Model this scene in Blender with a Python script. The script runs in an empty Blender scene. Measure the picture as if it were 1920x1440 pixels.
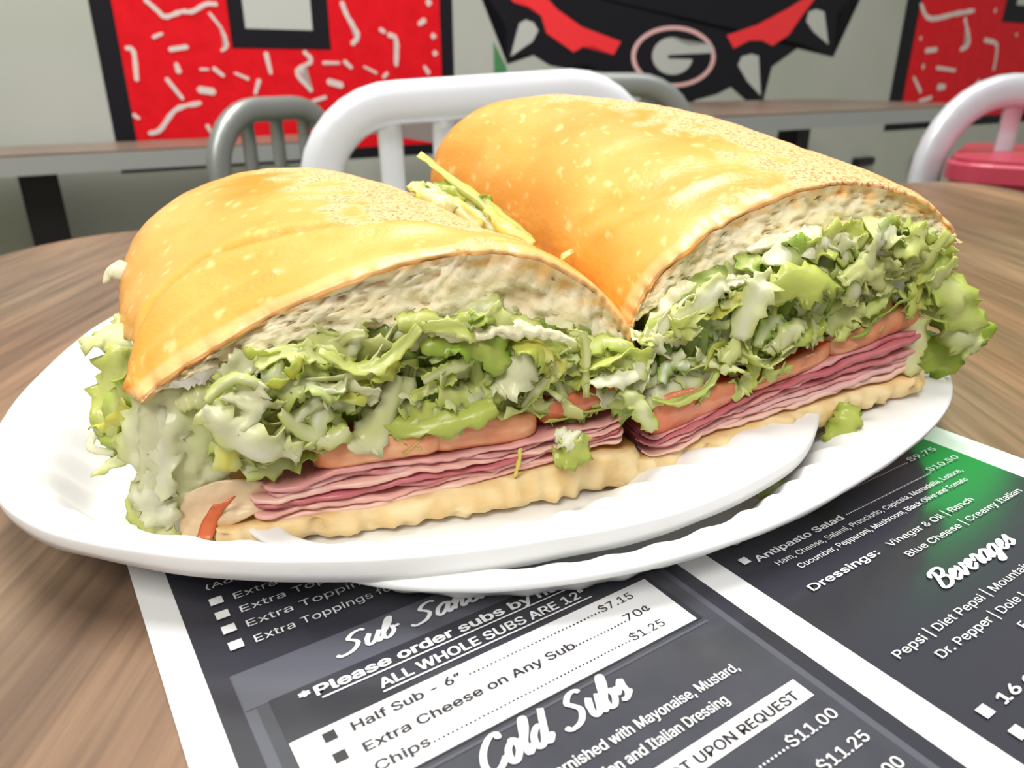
import bpy, bmesh, math, random
import numpy as np
from mathutils import Vector, noise, Matrix, Quaternion

SC = bpy.context.scene
C = SC.collection
PI = math.pi
R = math.radians

# ------------------------------------------------------------------ camera, world, lights
CZ = 0.852
F_PX = 1400.0
PITCH = R(22.6)
cam_d = bpy.data.cameras.new('camera')
cam = bpy.data.objects.new('camera', cam_d)
C.objects.link(cam)
cam.location = (0, 0, CZ)
cam.rotation_euler = (PI/2-PITCH, 0, 0)
cam_d.sensor_width = 36
cam_d.lens = 36*F_PX/1920
cam_d.clip_start = 0.01
cam_d.clip_end = 30
cam_d.dof.use_dof = True
cam_d.dof.focus_distance = 0.172
cam_d.dof.aperture_fstop = 22
SC.camera = cam

w = bpy.data.worlds.new('room_light')
SC.world = w
w.use_nodes = True
w.node_tree.nodes['Background'].inputs[0].default_value = (1.0, 0.99, 0.96, 1)
w.node_tree.nodes['Background'].inputs[1].default_value = 0.40

def area(name, loc, target, size, power, col=(1, 1, 1), sy=None):
    d = bpy.data.lights.new(name, 'AREA')
    d.shape = 'RECTANGLE'
    d.size = size
    d.size_y = sy or size
    d.energy = power
    d.color = col
    o = bpy.data.objects.new(name, d)
    C.objects.link(o)
    o.location = loc
    o.rotation_euler = (Vector(target)-Vector(loc)).to_track_quat('-Z', 'Y').to_euler()
    return o
area('ceiling_and_fill_light', (-0.15, 0.62, 2.72), (-0.15, 0.45, 0.7), 0.62, 54, (1.0, 0.985, 0.955), 1.2)
area('ceiling_and_fill_light', (-0.5, -1.3, 2.72), (-0.2, -0.2, 0.7), 0.9, 42, (1.0, 0.97, 0.92))  # added fill from behind the camera, brightens the cut faces
area('ceiling_and_fill_light', (1.5, 0.3, 2.72), (1.4, 0.4, 0.7), 0.6, 10, (0.98, 0.99, 1.0), 1.2)

SC.view_settings.view_transform = 'Standard'
SC.view_settings.look = 'None'
SC.view_settings.gamma = 1
SC.view_settings.use_curve_mapping = False
SC.view_settings.exposure = 0.0

# ------------------------------------------------------------------ measuring helpers
_s, _c = math.sin(PITCH), math.cos(PITCH)
def ray(x, y):
    u = (x-960)/F_PX; v = (y-720)/F_PX
    return u, _c-v*_s, _s+v*_c
def G(x, y, z=0.75):
    u, f, d = ray(x, y); t = (CZ-z)/d
    return Vector((t*u, t*f, z))
def PD(x, y, Y):
    u, f, d = ray(x, y); t = Y/f
    return Vector((t*u, Y, CZ-t*d))

def nz(x, y=0, z=0, seed=0):
    return noise.noise(Vector((x+seed*17.31, y-seed*9.17, z+seed*3.7)))

# ------------------------------------------------------------------ materials
def lin(c):
    return tuple(((v/255)/12.92 if v/255 <= 0.04045 else ((v/255+0.055)/1.055)**2.4) for v in c)
def mat(name, col, rough=0.5, metal=0.0, spec=0.5, bump=None, var=None, attr=None, transl=0.0, sss=0.0,
        coat=0.0, coat_rough=0.1, emit=None, noise_scale=40, noise_detail=4, aniso=None):
    m = bpy.data.materials.new(name)
    m.use_nodes = True
    nt = m.node_tree; N = nt.nodes; L = nt.links
    p = N['Principled BSDF']
    p.inputs['Roughness'].default_value = rough
    p.inputs['Metallic'].default_value = metal
    p.inputs['Specular IOR Level'].default_value = spec
    p.inputs['Coat Weight'].default_value = coat
    p.inputs['Coat Roughness'].default_value = coat_rough
    p.inputs['Base Color'].default_value = (*col, 1)
    csock = None
    if attr:
        a = N.new('ShaderNodeVertexColor'); a.layer_name = attr
        csock = a.outputs['Color']
    tc = None
    if var or bump:
        tc = N.new('ShaderNodeTexCoord')
    if var:
        # var = (colour2, scale, detail, lo, hi, stretch)
        n = N.new('ShaderNodeTexNoise')
        n.inputs['Scale'].default_value = var[1]
        n.inputs['Detail'].default_value = var[2]
        n.inputs['Roughness'].default_value = 0.6
        mp = N.new('ShaderNodeMapping')
        mp.inputs['Scale'].default_value = var[5] if len(var) > 5 else (1, 1, 1)
        L.new(tc.outputs['Object'], mp.inputs[0]); L.new(mp.outputs[0], n.inputs['Vector'])
        rp = N.new('ShaderNodeMapRange')
        rp.inputs[1].default_value = var[3]; rp.inputs[2].default_value = var[4]
        L.new(n.outputs[0], rp.inputs[0])
        mx = N.new('ShaderNodeMix'); mx.data_type = 'RGBA'
        L.new(rp.outputs[0], mx.inputs[0])
        if csock: L.new(csock, mx.inputs[6])
        else: mx.inputs[6].default_value = (*col, 1)
        mx.inputs[7].default_value = (*var[0], 1)
        if attr:
            mx.blend_type = 'MULTIPLY'
        csock = mx.outputs[2]
    if csock:
        L.new(csock, p.inputs['Base Color'])
    bs = None
    if bump:
        # list of (scale, detail, strength, distance[, stretch])
        prev = None
        for b in bump:
            n = N.new('ShaderNodeTexNoise')
            n.inputs['Scale'].default_value = b[0]; n.inputs['Detail'].default_value = b[1]
            mp = N.new('ShaderNodeMapping')
            if len(b) > 4: mp.inputs['Scale'].default_value = b[4]
            L.new(tc.outputs['Object'], mp.inputs[0]); L.new(mp.outputs[0], n.inputs['Vector'])
            bp = N.new('ShaderNodeBump')
            bp.inputs['Strength'].default_value = b[2]; bp.inputs['Distance'].default_value = b[3]
            L.new(n.outputs[0], bp.inputs['Height'])
            if prev: L.new(prev, bp.inputs['Normal'])
            prev = bp.outputs[0]
        bs = prev
        L.new(bs, p.inputs['Normal'])
    if sss:
        p.inputs['Subsurface Weight'].default_value = sss
        p.inputs['Subsurface Radius'].default_value = (0.004, 0.002, 0.001)
        p.inputs['Subsurface Scale'].default_value = 1.0
    if emit:
        p.inputs['Emission Color'].default_value = (*emit[0], 1)
        p.inputs['Emission Strength'].default_value = emit[1]
    if transl:
        t = N.new('ShaderNodeBsdfTranslucent')
        if csock: L.new(csock, t.inputs[0])
        else: t.inputs[0].default_value = (*col, 1)
        mxs = N.new('ShaderNodeMixShader'); mxs.inputs[0].default_value = transl
        L.new(p.outputs[0], mxs.inputs[1]); L.new(t.outputs[0], mxs.inputs[2])
        L.new(mxs.outputs[0], N['Material Output'].inputs[0])
    return m

M = {}
M['wall'] = mat('painted_wall', lin((176, 178, 170)), 0.7, var=(lin((166, 170, 158)), 2.0, 3, 0.35, 0.65), bump=[(120, 3, 0.15, 0.001)])
M['floor'] = mat('floor_tile', lin((168, 164, 124)), 0.5, var=(lin((148, 146, 112)), 3, 3, 0.35, 0.65))
M['black_paint'] = mat('black_paint', lin((26, 25, 30)), 0.6, spec=0.15)
M['red_paint'] = mat('red_paint', lin((224, 22, 34)), 0.55, spec=0.15, var=(lin((208, 12, 26)), 30, 4, 0.3, 0.7))
M['collar_red'] = mat('collar_red_paint', lin((244, 44, 50)), 0.55)
M['grey_paint'] = mat('grey_paint', lin((186, 188, 182)), 0.6, spec=0.15)
M['fleck'] = mat('fleck_paint', lin((216, 200, 194)), 0.6)
M['pink_ring'] = mat('ring_paint', lin((226, 178, 176)), 0.6)
M['green_patch'] = mat('green_patch', lin((70, 130, 80)), 0.6)
M['alu'] = mat('brushed_aluminium', (0.86, 0.88, 0.92), 0.34, metal=0.25, bump=[(900, 2, 0.06, 0.0003, (1, 1, 0.05))])
M['alu_mid'] = mat('satin_aluminium', (0.60, 0.62, 0.66), 0.36, metal=0.3)
M['alu_dark'] = mat('dull_aluminium', (0.36, 0.38, 0.36), 0.42, metal=0.75)
M['steel_edge'] = mat('table_edge', lin((158, 160, 158)), 0.4, metal=0.25)
M['black_metal'] = mat('black_metal', lin((26, 25, 28)), 0.45, metal=0.3)
M['red_vinyl'] = mat('red_vinyl', lin((176, 58, 78)), 0.38, bump=[(300, 2, 0.1, 0.0005)])
M['vinyl_dark'] = mat('dark_red_vinyl', lin((92, 22, 34)), 0.5)
M['paper'] = mat('white_paper_board', lin((236, 236, 235)), 0.42, spec=0.35, var=(lin((230, 230, 228)), 60, 3, 0.3, 0.7), bump=[(700, 3, 0.06, 0.0003)])
M['menu_white'] = mat('menu_white', lin((232, 232, 232)), 0.22, spec=0.5)
M['menu_dark'] = mat('menu_charcoal', lin((50, 50, 58)), 0.16, spec=0.55, bump=[(260, 3, 0.02, 0.0003)])
M['menu_mid'] = mat('menu_slate', lin((70, 71, 78)), 0.16, spec=0.55, var=(lin((60, 61, 68)), 60, 3, 0.3, 0.7), bump=[(260, 3, 0.02, 0.0003)])
M['menu_light'] = mat('menu_steel_grey', lin((84, 85, 94)), 0.16, spec=0.55)
M['ink_white'] = mat('ink_white', lin((236, 236, 236)), 0.3)
M['ink_dark'] = mat('ink_dark', lin((38, 34, 40)), 0.3)
M['green_glow'] = mat('green_glow', (0.0, 0.2, 0.03), 0.5, emit=((0.0, 1.0, 0.10), 4.0))

# walnut laminate: grain runs along world Y
def wood_mat():
    m = bpy.data.materials.new('walnut_laminate'); m.use_nodes = True
    nt = m.node_tree; N = nt.nodes; L = nt.links
    p = N['Principled BSDF']
    tc = N.new('ShaderNodeTexCoord')
    def nd(scale, det, st, dist=0.0):
        mp = N.new('ShaderNodeMapping'); mp.inputs['Scale'].default_value = st
        mp.inputs['Rotation'].default_value = (0, 0, R(-2))
        n = N.new('ShaderNodeTexNoise'); n.inputs['Scale'].default_value = scale; n.inputs['Detail'].default_value = det
        n.inputs['Distortion'].default_value = dist; n.inputs['Roughness'].default_value = 0.65
        L.new(tc.outputs['Object'], mp.inputs[0]); L.new(mp.outputs[0], n.inputs['Vector'])
        return n.outputs[0]
    a = nd(26, 5, (1, 0.09, 1), 0.4); b = nd(240, 3, (1, 0.035, 1)); c = nd(7, 2, (1, 0.35, 1))
    r1 = N.new('ShaderNodeValToRGB')
    e = r1.color_ramp.elements
    e[0].position = 0.30; e[0].color = (*lin((90, 72, 58)), 1)
    e[1].position = 0.70; e[1].color = (*lin((156, 130, 104)), 1)
    k = e.new(0.5); k.color = (*lin((124, 101, 80)), 1)
    L.new(a, r1.inputs[0])
    r2 = N.new('ShaderNodeMapRange'); r2.inputs[1].default_value = 0.36; r2.inputs[2].default_value = 0.56
    r2.inputs[3].default_value = 0.66; r2.inputs[4].default_value = 1.0
    L.new(b, r2.inputs[0])
    mx = N.new('ShaderNodeMix'); mx.data_type = 'RGBA'; mx.blend_type = 'MULTIPLY'; mx.inputs[0].default_value = 1
    L.new(r1.outputs[0], mx.inputs[6]); L.new(r2.outputs[0], mx.inputs[7])
    mx2 = N.new('ShaderNodeMix'); mx2.data_type = 'RGBA'; mx2.blend_type = 'MULTIPLY'
    r3 = N.new('ShaderNodeMapRange'); r3.inputs[1].default_value = 0.4; r3.inputs[2].default_value = 0.62
    L.new(c, r3.inputs[0]); L.new(r3.outputs[0], mx2.inputs[0])
    L.new(mx.outputs[2], mx2.inputs[6]); mx2.inputs[7].default_value = (*lin((250, 222, 206)), 1)
    L.new(mx2.outputs[2], p.inputs['Base Color'])
    p.inputs['Roughness'].default_value = 0.42
    bp = N.new('ShaderNodeBump'); bp.inputs['Strength'].default_value = 0.15; bp.inputs['Distance'].default_value = 0.0003
    L.new(b, bp.inputs['Height']); L.new(bp.outputs[0], p.inputs['Normal'])
    return m
M['wood'] = wood_mat()
M['wood_far'] = mat('far_table_laminate', lin((128, 112, 98)), 0.35, var=(lin((112, 96, 84)), 12, 3, 0.3, 0.7, (1, 0.2, 1)))

# food
M['crust'] = mat('golden_crust', (1, 1, 1), 0.36, attr='Col', spec=0.45, coat=0.10, coat_rough=0.25,
                 bump=[(700, 3, 0.25, 0.0006), (90, 3, 0.25, 0.0012)])
def crust_detail():
    nt = M['crust'].node_tree; N = nt.nodes; L = nt.links
    p = N['Principled BSDF']; a = [n for n in N if n.bl_idname == 'ShaderNodeVertexColor'][0]
    tc = [n for n in N if n.bl_idname == 'ShaderNodeTexCoord'][0]
    v = N.new('ShaderNodeTexVoronoi'); v.feature = 'DISTANCE_TO_EDGE'; v.inputs['Scale'].default_value = 620
    n = N.new('ShaderNodeTexNoise'); n.inputs['Scale'].default_value = 900; n.inputs['Detail'].default_value = 3
    L.new(tc.outputs['Object'], v.inputs['Vector']); L.new(tc.outputs['Object'], n.inputs['Vector'])
    r = N.new('ShaderNodeMapRange'); r.inputs[1].default_value = 0.0; r.inputs[2].default_value = 0.22
    L.new(v.outputs['Distance'], r.inputs[0])
    r2 = N.new('ShaderNodeMapRange'); r2.inputs[1].default_value = 0.40; r2.inputs[2].default_value = 0.56
    L.new(n.outputs[0], r2.inputs[0])
    inv = N.new('ShaderNodeMath'); inv.operation = 'SUBTRACT'; inv.inputs[0].default_value = 1.0; inv.use_clamp = True
    ad = N.new('ShaderNodeMath'); ad.operation = 'MAXIMUM'
    L.new(r.outputs[0], ad.inputs[0]); L.new(r2.outputs[0], ad.inputs[1]); L.new(ad.outputs[0], inv.inputs[1])
    mu = N.new('ShaderNodeMath'); mu.operation = 'MULTIPLY'
    L.new(inv.outputs[0], mu.inputs[0]); L.new(a.outputs['Alpha'], mu.inputs[1])
    mx = N.new('ShaderNodeMix'); mx.data_type = 'RGBA'
    L.new(mu.outputs[0], mx.inputs[0]); L.new(a.outputs['Color'], mx.inputs[6]); mx.inputs[7].default_value = (*lin((176, 104, 44)), 1)
    L.new(mx.outputs[2], p.inputs['Base Color'])
    # rougher relief where dusted
    bp = N.new('ShaderNodeBump'); bp.inputs['Distance'].default_value = 0.0007
    L.new(a.outputs['Alpha'], bp.inputs['Strength']); L.new(n.outputs[0], bp.inputs['Height'])
    L.new(p.inputs['Normal'].links[0].from_socket, bp.inputs['Normal']); L.new(bp.outputs[0], p.inputs['Normal'])
    rr = N.new('ShaderNodeMapRange'); rr.inputs[3].default_value = 0.36; rr.inputs[4].default_value = 0.7
    L.new(a.outputs['Alpha'], rr.inputs[0]); L.new(rr.outputs[0], p.inputs['Roughness'])
crust_detail()
M['crumb'] = mat('bread_crumb', (1, 1, 1), 0.75, attr='Col', spec=0.25, sss=0.15,
                 bump=[(900, 4, 0.5, 0.0004), (260, 3, 0.5, 0.0006)])
M['lettuce'] = mat('iceberg_lettuce', (1, 1, 1), 0.26, attr='Col', spec=0.5, transl=0.40, bump=[(500, 3, 0.25, 0.0006), (160, 2, 0.25, 0.001)])
M['ham'] = mat('sliced_ham', (1, 1, 1), 0.36, attr='Col', spec=0.5, transl=0.12, bump=[(500, 3, 0.25, 0.0006)])
M['cheese'] = mat('provolone', lin((238, 214, 172)), 0.38, transl=0.15, var=(lin((228, 196, 160)), 120, 3, 0.3, 0.7), bump=[(300, 3, 0.2, 0.0005)])
M['tomato'] = mat('tomato_flesh', (1, 1, 1), 0.2, attr='Col', spec=0.6, transl=0.15, coat=0.3, bump=[(250, 3, 0.4, 0.001)])
M['mayo'] = mat('mayonnaise', lin((244, 238, 196)), 0.18, spec=0.6, transl=0.1, bump=[(400, 3, 0.3, 0.0006)])

# ------------------------------------------------------------------ mesh helpers
def link(name, verts, faces, m, parent=None, smooth=True, cols=None):
    me = bpy.data.meshes.new(name)
    me.from_pydata([tuple(v) for v in verts], [], faces)
    if cols is not None:
        ca = me.color_attributes.new('Col', 'FLOAT_COLOR', 'POINT')
        arr = np.ones((len(verts), 4), dtype=np.float32)
        cc_ = np.array(cols, dtype=np.float32); arr[:, :cc_.shape[1]] = cc_
        ca.data.foreach_set('color', arr.ravel())
    if smooth:
        me.polygons.foreach_set('use_smooth', [True]*len(me.polygons))
    me.update()
    o = bpy.data.objects.new(name, me)
    C.objects.link(o)
    if m: me.materials.append(m)
    if parent: o.parent = parent
    return o
def empty(name, loc=(0, 0, 0), rz=0):
    o = bpy.data.objects.new(name, None); C.objects.link(o)
    o.location = loc; o.rotation_euler = (0, 0, rz)
    o.empty_display_size = 0.02
    return o
def tag(o, label, cat, group=None, kind=None):
    o['label'] = label
    if cat: o['category'] = cat
    if group: o['group'] = group
    if kind: o['kind'] = kind
    return o
def struct(o, label=None):
    o['kind'] = 'structure'
    if label: o['label'] = label
    return o
def grid_faces(nu, nv, off=0, close_u=False):
    f = []
    for i in range(nu-1 if not close_u else nu):
        for j in range(nv-1):
            a = off+i*nv+j; b = off+((i+1) % nu)*nv+j
            f.append((a, b, b+1, a+1))
    return f
def catmull(P, n):
    """smooth resample of a list of tuples/vectors; n points"""
    P = [np.array(p, float) for p in P]
    K = len(P)
    out = []
    for i in range(n):
        t = i/(n-1)*(K-1); k = min(int(t), K-2); f = t-k
        p0 = P[k-1] if k > 0 else 2*P[0]-P[1]
        p1 = P[k]; p2 = P[k+1]
        p3 = P[k+2] if k+2 < K else 2*P[-1]-P[-2]
        out.append(0.5*((2*p1)+(-p0+p2)*f+(2*p0-5*p1+4*p2-p3)*f*f+(-p0+3*p1-3*p2+p3)*f**3))
    return out
def sweep(name, path, wid, thk, m, parent=None, up=(0, 0, 1), n=None, seg=12, closed=False, flat=0.75):
    """sweep a rounded oval section along a path. wid is measured along 'up' x tangent in-plane, thk along 'up'"""
    P = [Vector(p) for p in (catmull(path, n) if n else path)]
    V, Fc = [], []
    up = Vector(up).normalized()
    K = len(P)
    for i, p in enumerate(P):
        t = (P[min(i+1, K-1)]-P[max(i-1, 0)]).normalized()
        s = t.cross(up).normalized(); u2 = s.cross(t).normalized()
        for j in range(seg):
            a = 2*PI*j/seg
            ca, sa = math.cos(a), math.sin(a)
            x = math.copysign(abs(ca)**flat, ca)*wid/2; y = math.copysign(abs(sa)**flat, sa)*thk/2
            V.append(p+s*x+u2*y)
    for i in range(K-1):
        for j in range(seg):
            a = i*seg+j; b = i*seg+(j+1) % seg
            Fc.append((a, a+seg, b+seg, b))
    Fc.append(tuple(range(seg))[::-1]); Fc.append(tuple(range((K-1)*seg, K*seg)))
    return link(name, V, Fc, m, parent)
def box(name, lo, hi, m, parent=None, bev=0.0):
    bm = bmesh.new()
    bmesh.ops.create_cube(bm, size=1)
    for v in bm.verts:
        v.co = Vector([lo[k]+(v.co[k]+0.5)*(hi[k]-lo[k]) for k in range(3)])
    if bev: bmesh.ops.bevel(bm, geom=bm.edges[:], offset=bev, segments=2, affect='EDGES')
    me = bpy.data.meshes.new(name); bm.to_mesh(me); bm.free()
    me.materials.append(m)
    o = bpy.data.objects.new(name, me); C.objects.link(o)
    if parent: o.parent = parent
    return o
def prism(name, pts, z0, z1, m, parent=None, bev=0.0):
    bm = bmesh.new()
    vs = [bm.verts.new((p[0], p[1], z0)) for p in pts]
    f = bm.faces.new(vs)
    r = bmesh.ops.extrude_face_region(bm, geom=[f])
    for v in r['geom']:
        if isinstance(v, bmesh.types.BMVert): v.co.z = z1
    bmesh.ops.recalc_face_normals(bm, faces=bm.faces[:])
    if bev:
        bmesh.ops.bevel(bm, geom=[e for e in bm.edges if abs(e.verts[0].co.z-e.verts[1].co.z) < 1e-7], offset=bev, segments=3, affect='EDGES')
    me = bpy.data.meshes.new(name); bm.to_mesh(me); bm.free()
    me.materials.append(m)
    o = bpy.data.objects.new(name, me); C.objects.link(o)
    if parent: o.parent = parent
    return o

# ------------------------------------------------------------------ room
YAW = R(33.5)
E1 = Vector((math.cos(YAW), math.sin(YAW), 0)); E2 = Vector((-math.sin(YAW), math.cos(YAW), 0))
WO = Vector((-0.62, 1.30, 0))                       # a point on the wall
wall = empty('wall_back', WO, YAW)                  # local x along the wall, y into it, z up
bpy.data.objects.remove(wall)
wall = box('wall_back', (-2.2, 0.0, 0.0), (5.5, 0.1, 2.8), M['wall'])
wall.location = WO; wall.rotation_euler = (0, 0, YAW)
struct(wall, 'pale grey painted wall with mural of block letters and spiked collar')
floor = box('floor', (-3, -2.5, -0.05), (5.5, 5.5, 0.0), M['floor']); struct(floor, 'dull green grey floor')
base = box('baseboard_back', (-2.2, -0.012, 0.0), (5.5, 0.0, 0.10), M['black_paint']); base.location = WO; base.rotation_euler = (0, 0, YAW)
struct(base, 'black baseboard along the mural wall')

def WL(x, y):
    """photo point -> (along wall, height) on the mural wall"""
    u, f, d = ray(x, y)
    dv = Vector((u, f, -d)); o = Vector((0, 0, CZ))
    t = (WO-o).dot(E2)/dv.dot(E2)
    p = o+dv*t
    return ((p-WO).dot(E1), p.z)
layer_y = {1: -0.0006, 2: -0.0010, 3: -0.0014, 4: -0.0018, 5: -0.0022}
def paint(name, pts, m, lay, raw=False):
    q = pts if raw else [WL(*p) for p in pts]
    bm = bmesh.new()
    vs = [bm.verts.new((a, layer_y[lay], z)) for a, z in q]
    f = bm.faces.new(vs)
    bmesh.ops.triangulate(bm, faces=[f])
    me = bpy.data.meshes.new(name); bm.to_mesh(me); bm.free(); me.materials.append(m)
    o = bpy.data.objects.new(name, me); C.objects.link(o); o.parent = wall
    return o
def wstroke(name, pts, wpx, m, lay):
    q = [WL(*p) for p in pts]
    if len(q) == 1: q = [(q[0][0]-0.002, q[0][1]), (q[0][0]+0.002, q[0][1])]
    a0 = WL(pts[0][0]-wpx/2, pts[0][1]); a1 = WL(pts[0][0]+wpx/2, pts[0][1])
    hw = abs(WL(pts[0][0], pts[0][1]-wpx/2)[1]-WL(pts[0][0], pts[0][1]+wpx/2)[1])/2
    if len(q) > 2: q = [tuple(v) for v in catmull(q, 3*len(q))]
    Lp, Rp = [], []
    for i, p in enumerate(q):
        d = Vector(q[min(i+1, len(q)-1)])-Vector(q[max(i-1, 0)]); d.normalize()
        n = Vector((-d.y, d.x)); k = hw*(0.75+0.4*abs(math.sin(i*1.7+pts[0][0])))
        if i == 0: Lp.append(tuple(Vector(p)-d*hw*0.8))
        Lp.append(tuple(Vector(p)+n*k)); Rp.append(tuple(Vector(p)-n*k))
        if i == len(q)-1: Lp.append(tuple(Vector(p)+d*hw*0.8))
    return paint(name, Lp+Rp[::-1], m, lay, raw=True)

# left block letter
aL = WL(190, 130)[0]; aR = WL(850, 90)[0]; zB = WL(330, 318)[1]
bw = WL(232, 130)[0]-WL(190, 130)[0]
paint('letter_border', [(aL, zB), (aR, zB), (aR, 1.6), (aL, 1.6)], M['black_paint'], 1, True)
paint('letter_fill', [(aL+bw, zB+bw*0.62), (aR-bw*0.9, zB+bw*0.62), (aR-bw*0.9, 1.6), (aL+bw, 1.6)], M['red_paint'], 2, True)
h0 = WL(431, 60)[0]; h1 = WL(618, 60)[0]; hz = WL(520, 92)[1]
g0 = WL(458, 40)[0]; g1 = WL(584, 40)[0]; gz = WL(520, 55)[1]
paint('letter_counter_border', [(h0, hz), (h1, hz), (h1, 1.6), (h0, 1.6)], M['black_paint'], 3, True)
paint('letter_counter', [(g0, gz), (g1, gz), (g1, 1.6), (g0, 1.6)], M['grey_paint'], 4, True)
FL = [([(272, 0), (297, 22), (310, 32), (340, 22), (360, 22), (385, 8), (405, 8)], 9), ([(392, 25), (415, 55), (425, 85), (415, 95)], 6),
      ([(287, 70), (303, 63)], 7), ([(237, 90), (250, 97), (256, 150)], 9), ([(318, 93), (350, 88)], 9), ([(330, 120), (335, 135)], 10),
      ([(375, 130), (390, 130)], 5), ([(400, 128), (418, 142)], 8), ([(440, 137), (465, 148)], 6), ([(312, 148), (342, 185)], 8),
      ([(373, 168), (400, 172)], 13), ([(280, 250), (300, 243), (330, 205), (375, 193)], 9), ([(250, 215), (260, 222)], 7), ([(435, 213)], 12),
      ([(388, 235), (395, 248)], 7), ([(498, 100), (507, 137)], 9), ([(570, 97), (583, 115), (555, 135), (583, 170)], 8),
      ([(485, 150), (478, 175)], 8), ([(605, 118), (635, 118)], 6), ([(645, 115), (658, 127)], 8), ([(682, 125), (705, 137)], 5),
      ([(640, 5), (650, 30), (670, 65), (660, 82)], 10), ([(712, 55), (720, 60)], 8), ([(728, 65), (742, 75), (742, 122)], 10),
      ([(785, 45), (795, 38)], 10), ([(812, 68)], 12), ([(815, 100)], 11), ([(795, 125), (803, 137)], 8), ([(725, 137), (718, 145)], 7),
      ([(615, 153), (640, 160)], 12), ([(585, 190), (610, 182)], 7), ([(430, 272), (445, 268)], 9), ([(650, 258), (680, 251)], 11),
      ([(790, 228), (815, 248)], 7), ([(803, 5)], 14)]
for p, wd in FL: wstroke('letter_fleck', p, wd, M['fleck'], 5)
# right block letter
aL = WL(1690, 60)[0]
zB2 = WL(1700, 243)[1]
bw2 = WL(1716, 60)[0]-aL
paint('letter_border', [(aL, zB2), (aL+1.6, zB2), (aL+1.6, 1.7), (aL, 1.7)], M['black_paint'], 1, True)
paint('letter_fill', [(aL+bw2, zB2+0.03), (aL+1.5, zB2+0.03), (aL+1.5, 1.7), (aL+bw2, 1.7)], M['red_paint'], 2, True)
h0 = WL(1880, 30)[0]; hz = WL(1890, 42)[1]; g0 = WL(1906, 5)[0]; gz = WL(1915, 10)[1]
paint('letter_counter_border', [(h0, hz), (h0+0.4, hz), (h0+0.4, 1.7), (h0, 1.7)], M['black_paint'], 3, True)
paint('letter_counter', [(g0, gz), (g0+0.3, gz), (g0+0.3, 1.7), (g0, 1.7)], M['grey_paint'], 4, True)
FR = [([(1725, 8), (1742, 35), (1790, 26), (1825, 20)], 10), ([(1808, 35), (1816, 80), (1800, 93)], 10), ([(1735, 95), (1755, 93)], 10),
      ([(1845, 75), (1868, 85), (1862, 130)], 9), ([(1730, 125)], 11), ([(1755, 127), (1790, 132)], 7), ([(1712, 145), (1725, 172)], 8),
      ([(1758, 163), (1770, 163)], 12), ([(1722, 190), (1745, 183)], 8), ([(1725, 72)], 9), ([(1905, 65)], 9), ([(1865, 20)], 10), ([(1835, 150), (1828, 160)], 7)]
for p, wd in FR: wstroke('letter_fleck', p, wd, M['fleck'], 5)
# spiked collar
paint('collar', [(880, -60), (915, 0), (948, 48), (951, 120), (976, 102), (1000, 103), (1030, 122), (1060, 128), (1100, 118), (1130, 135), (1200, 165),
                 (1270, 190), (1290, 212), (1302, 188), (1345, 176), (1370, 163), (1425, 212), (1447, 125), (1505, 83), (1562, 107), (1570, 25),
                 (1590, 0), (1640, -60)], M['black_paint'], 1)
paint('collar_band', [(950, -12), (962, 4), (1000, 17), (1014, 30), (1024, 62), (1075, 98), (1092, 88), (1110, 86), (1150, 103), (1164, 78), (1090, 50), (1045, 18), (1018, -12)], M['collar_red'], 2)
paint('collar_band', [(1362, 66), (1375, 91), (1405, 76), (1428, 76), (1448, 86), (1478, 66), (1500, 34), (1530, -6), (1535, -14), (1510, -5), (1475, 17), (1420, 46)], M['collar_red'], 2)
for sp in ([(985, 37), (1000, 42), (1009, 57), (998, 78), (957, 106), (966, 70), (973, 44)],
           [(1530, 17), (1545, 22), (1553, 84), (1525, 60), (1511, 40), (1516, 22)],
           [(1408, 101), (1422, 105), (1426, 180), (1400, 152), (1383, 122), (1390, 106)]):
    paint('spike', sp, M['grey_paint'], 2)
paint('green_mark', [(925, 78), (950, 128), (948, 136), (926, 136)], M['green_patch'], 2)  # small flat green mark at the left of the collar
def ell(cx, cy, rx, ry, n=48, a0=0, a1=360):
    return [(cx+rx*math.cos(R(a0+(a1-a0)*i/n)), cy+ry*math.sin(R(a0+(a1-a0)*i/n))) for i in range(n)]
paint('emblem_ring', ell(1262, 106, 79, 58), M['pink_ring'], 2)
paint('emblem_disc', ell(1262, 106, 71, 50), M['black_paint'], 3)
paint('emblem_letter', ell(1260, 105, 38, 35, 40, 12, 318)+[(1290, 85), (1334, 83), (1336, 99), (1252, 103), (1252, 110), (1296, 111)], M['grey_paint'], 4)

# ------------------------------------------------------------------ background tables
def far_table(corner_px, a_len, depth, label, leg_as, z=0.75, back=False):
    p = G(*corner_px, z)
    t = empty('dining_table', (p.x, p.y, 0), YAW)
    a0, a1 = a_len
    n = 6; rr = 0.05
    pts = []
    for cx, cy, s in ((a1-rr, rr, -90), (a1-rr, depth-rr, 0), (a0+rr, depth-rr, 90), (a0+rr, rr, 180)):
        for k in range(n+1):
            a = R(s+90*k/n); pts.append((cx+rr*math.cos(a), cy+rr*math.sin(a)))
    prism('tabletop', pts, z-0.003, z, M['wood_far'], t)
    sc = [((x-(a0+a1)/2)*1.0, y) for x, y in pts]
    prism('edge_band', pts, z-0.028, z-0.003, M['steel_edge'], t)
    for la in leg_as:
        box('leg', (la-0.025, depth*0.45, 0.03), (la+0.025, depth*0.45+0.05, z-0.028), M['black_metal'], t, 0.003)
        box('foot', (la-0.03, 0.02, 0.0), (la+0.03, depth-0.02, 0.03), M['black_metal'], t, 0.003)
    tag(t, label, 'table')
    return t
far_table((0, 292), (-0.5, 0.49), 0.155, 'far table against the mural wall on the left with black leg', (0.04,))
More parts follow.
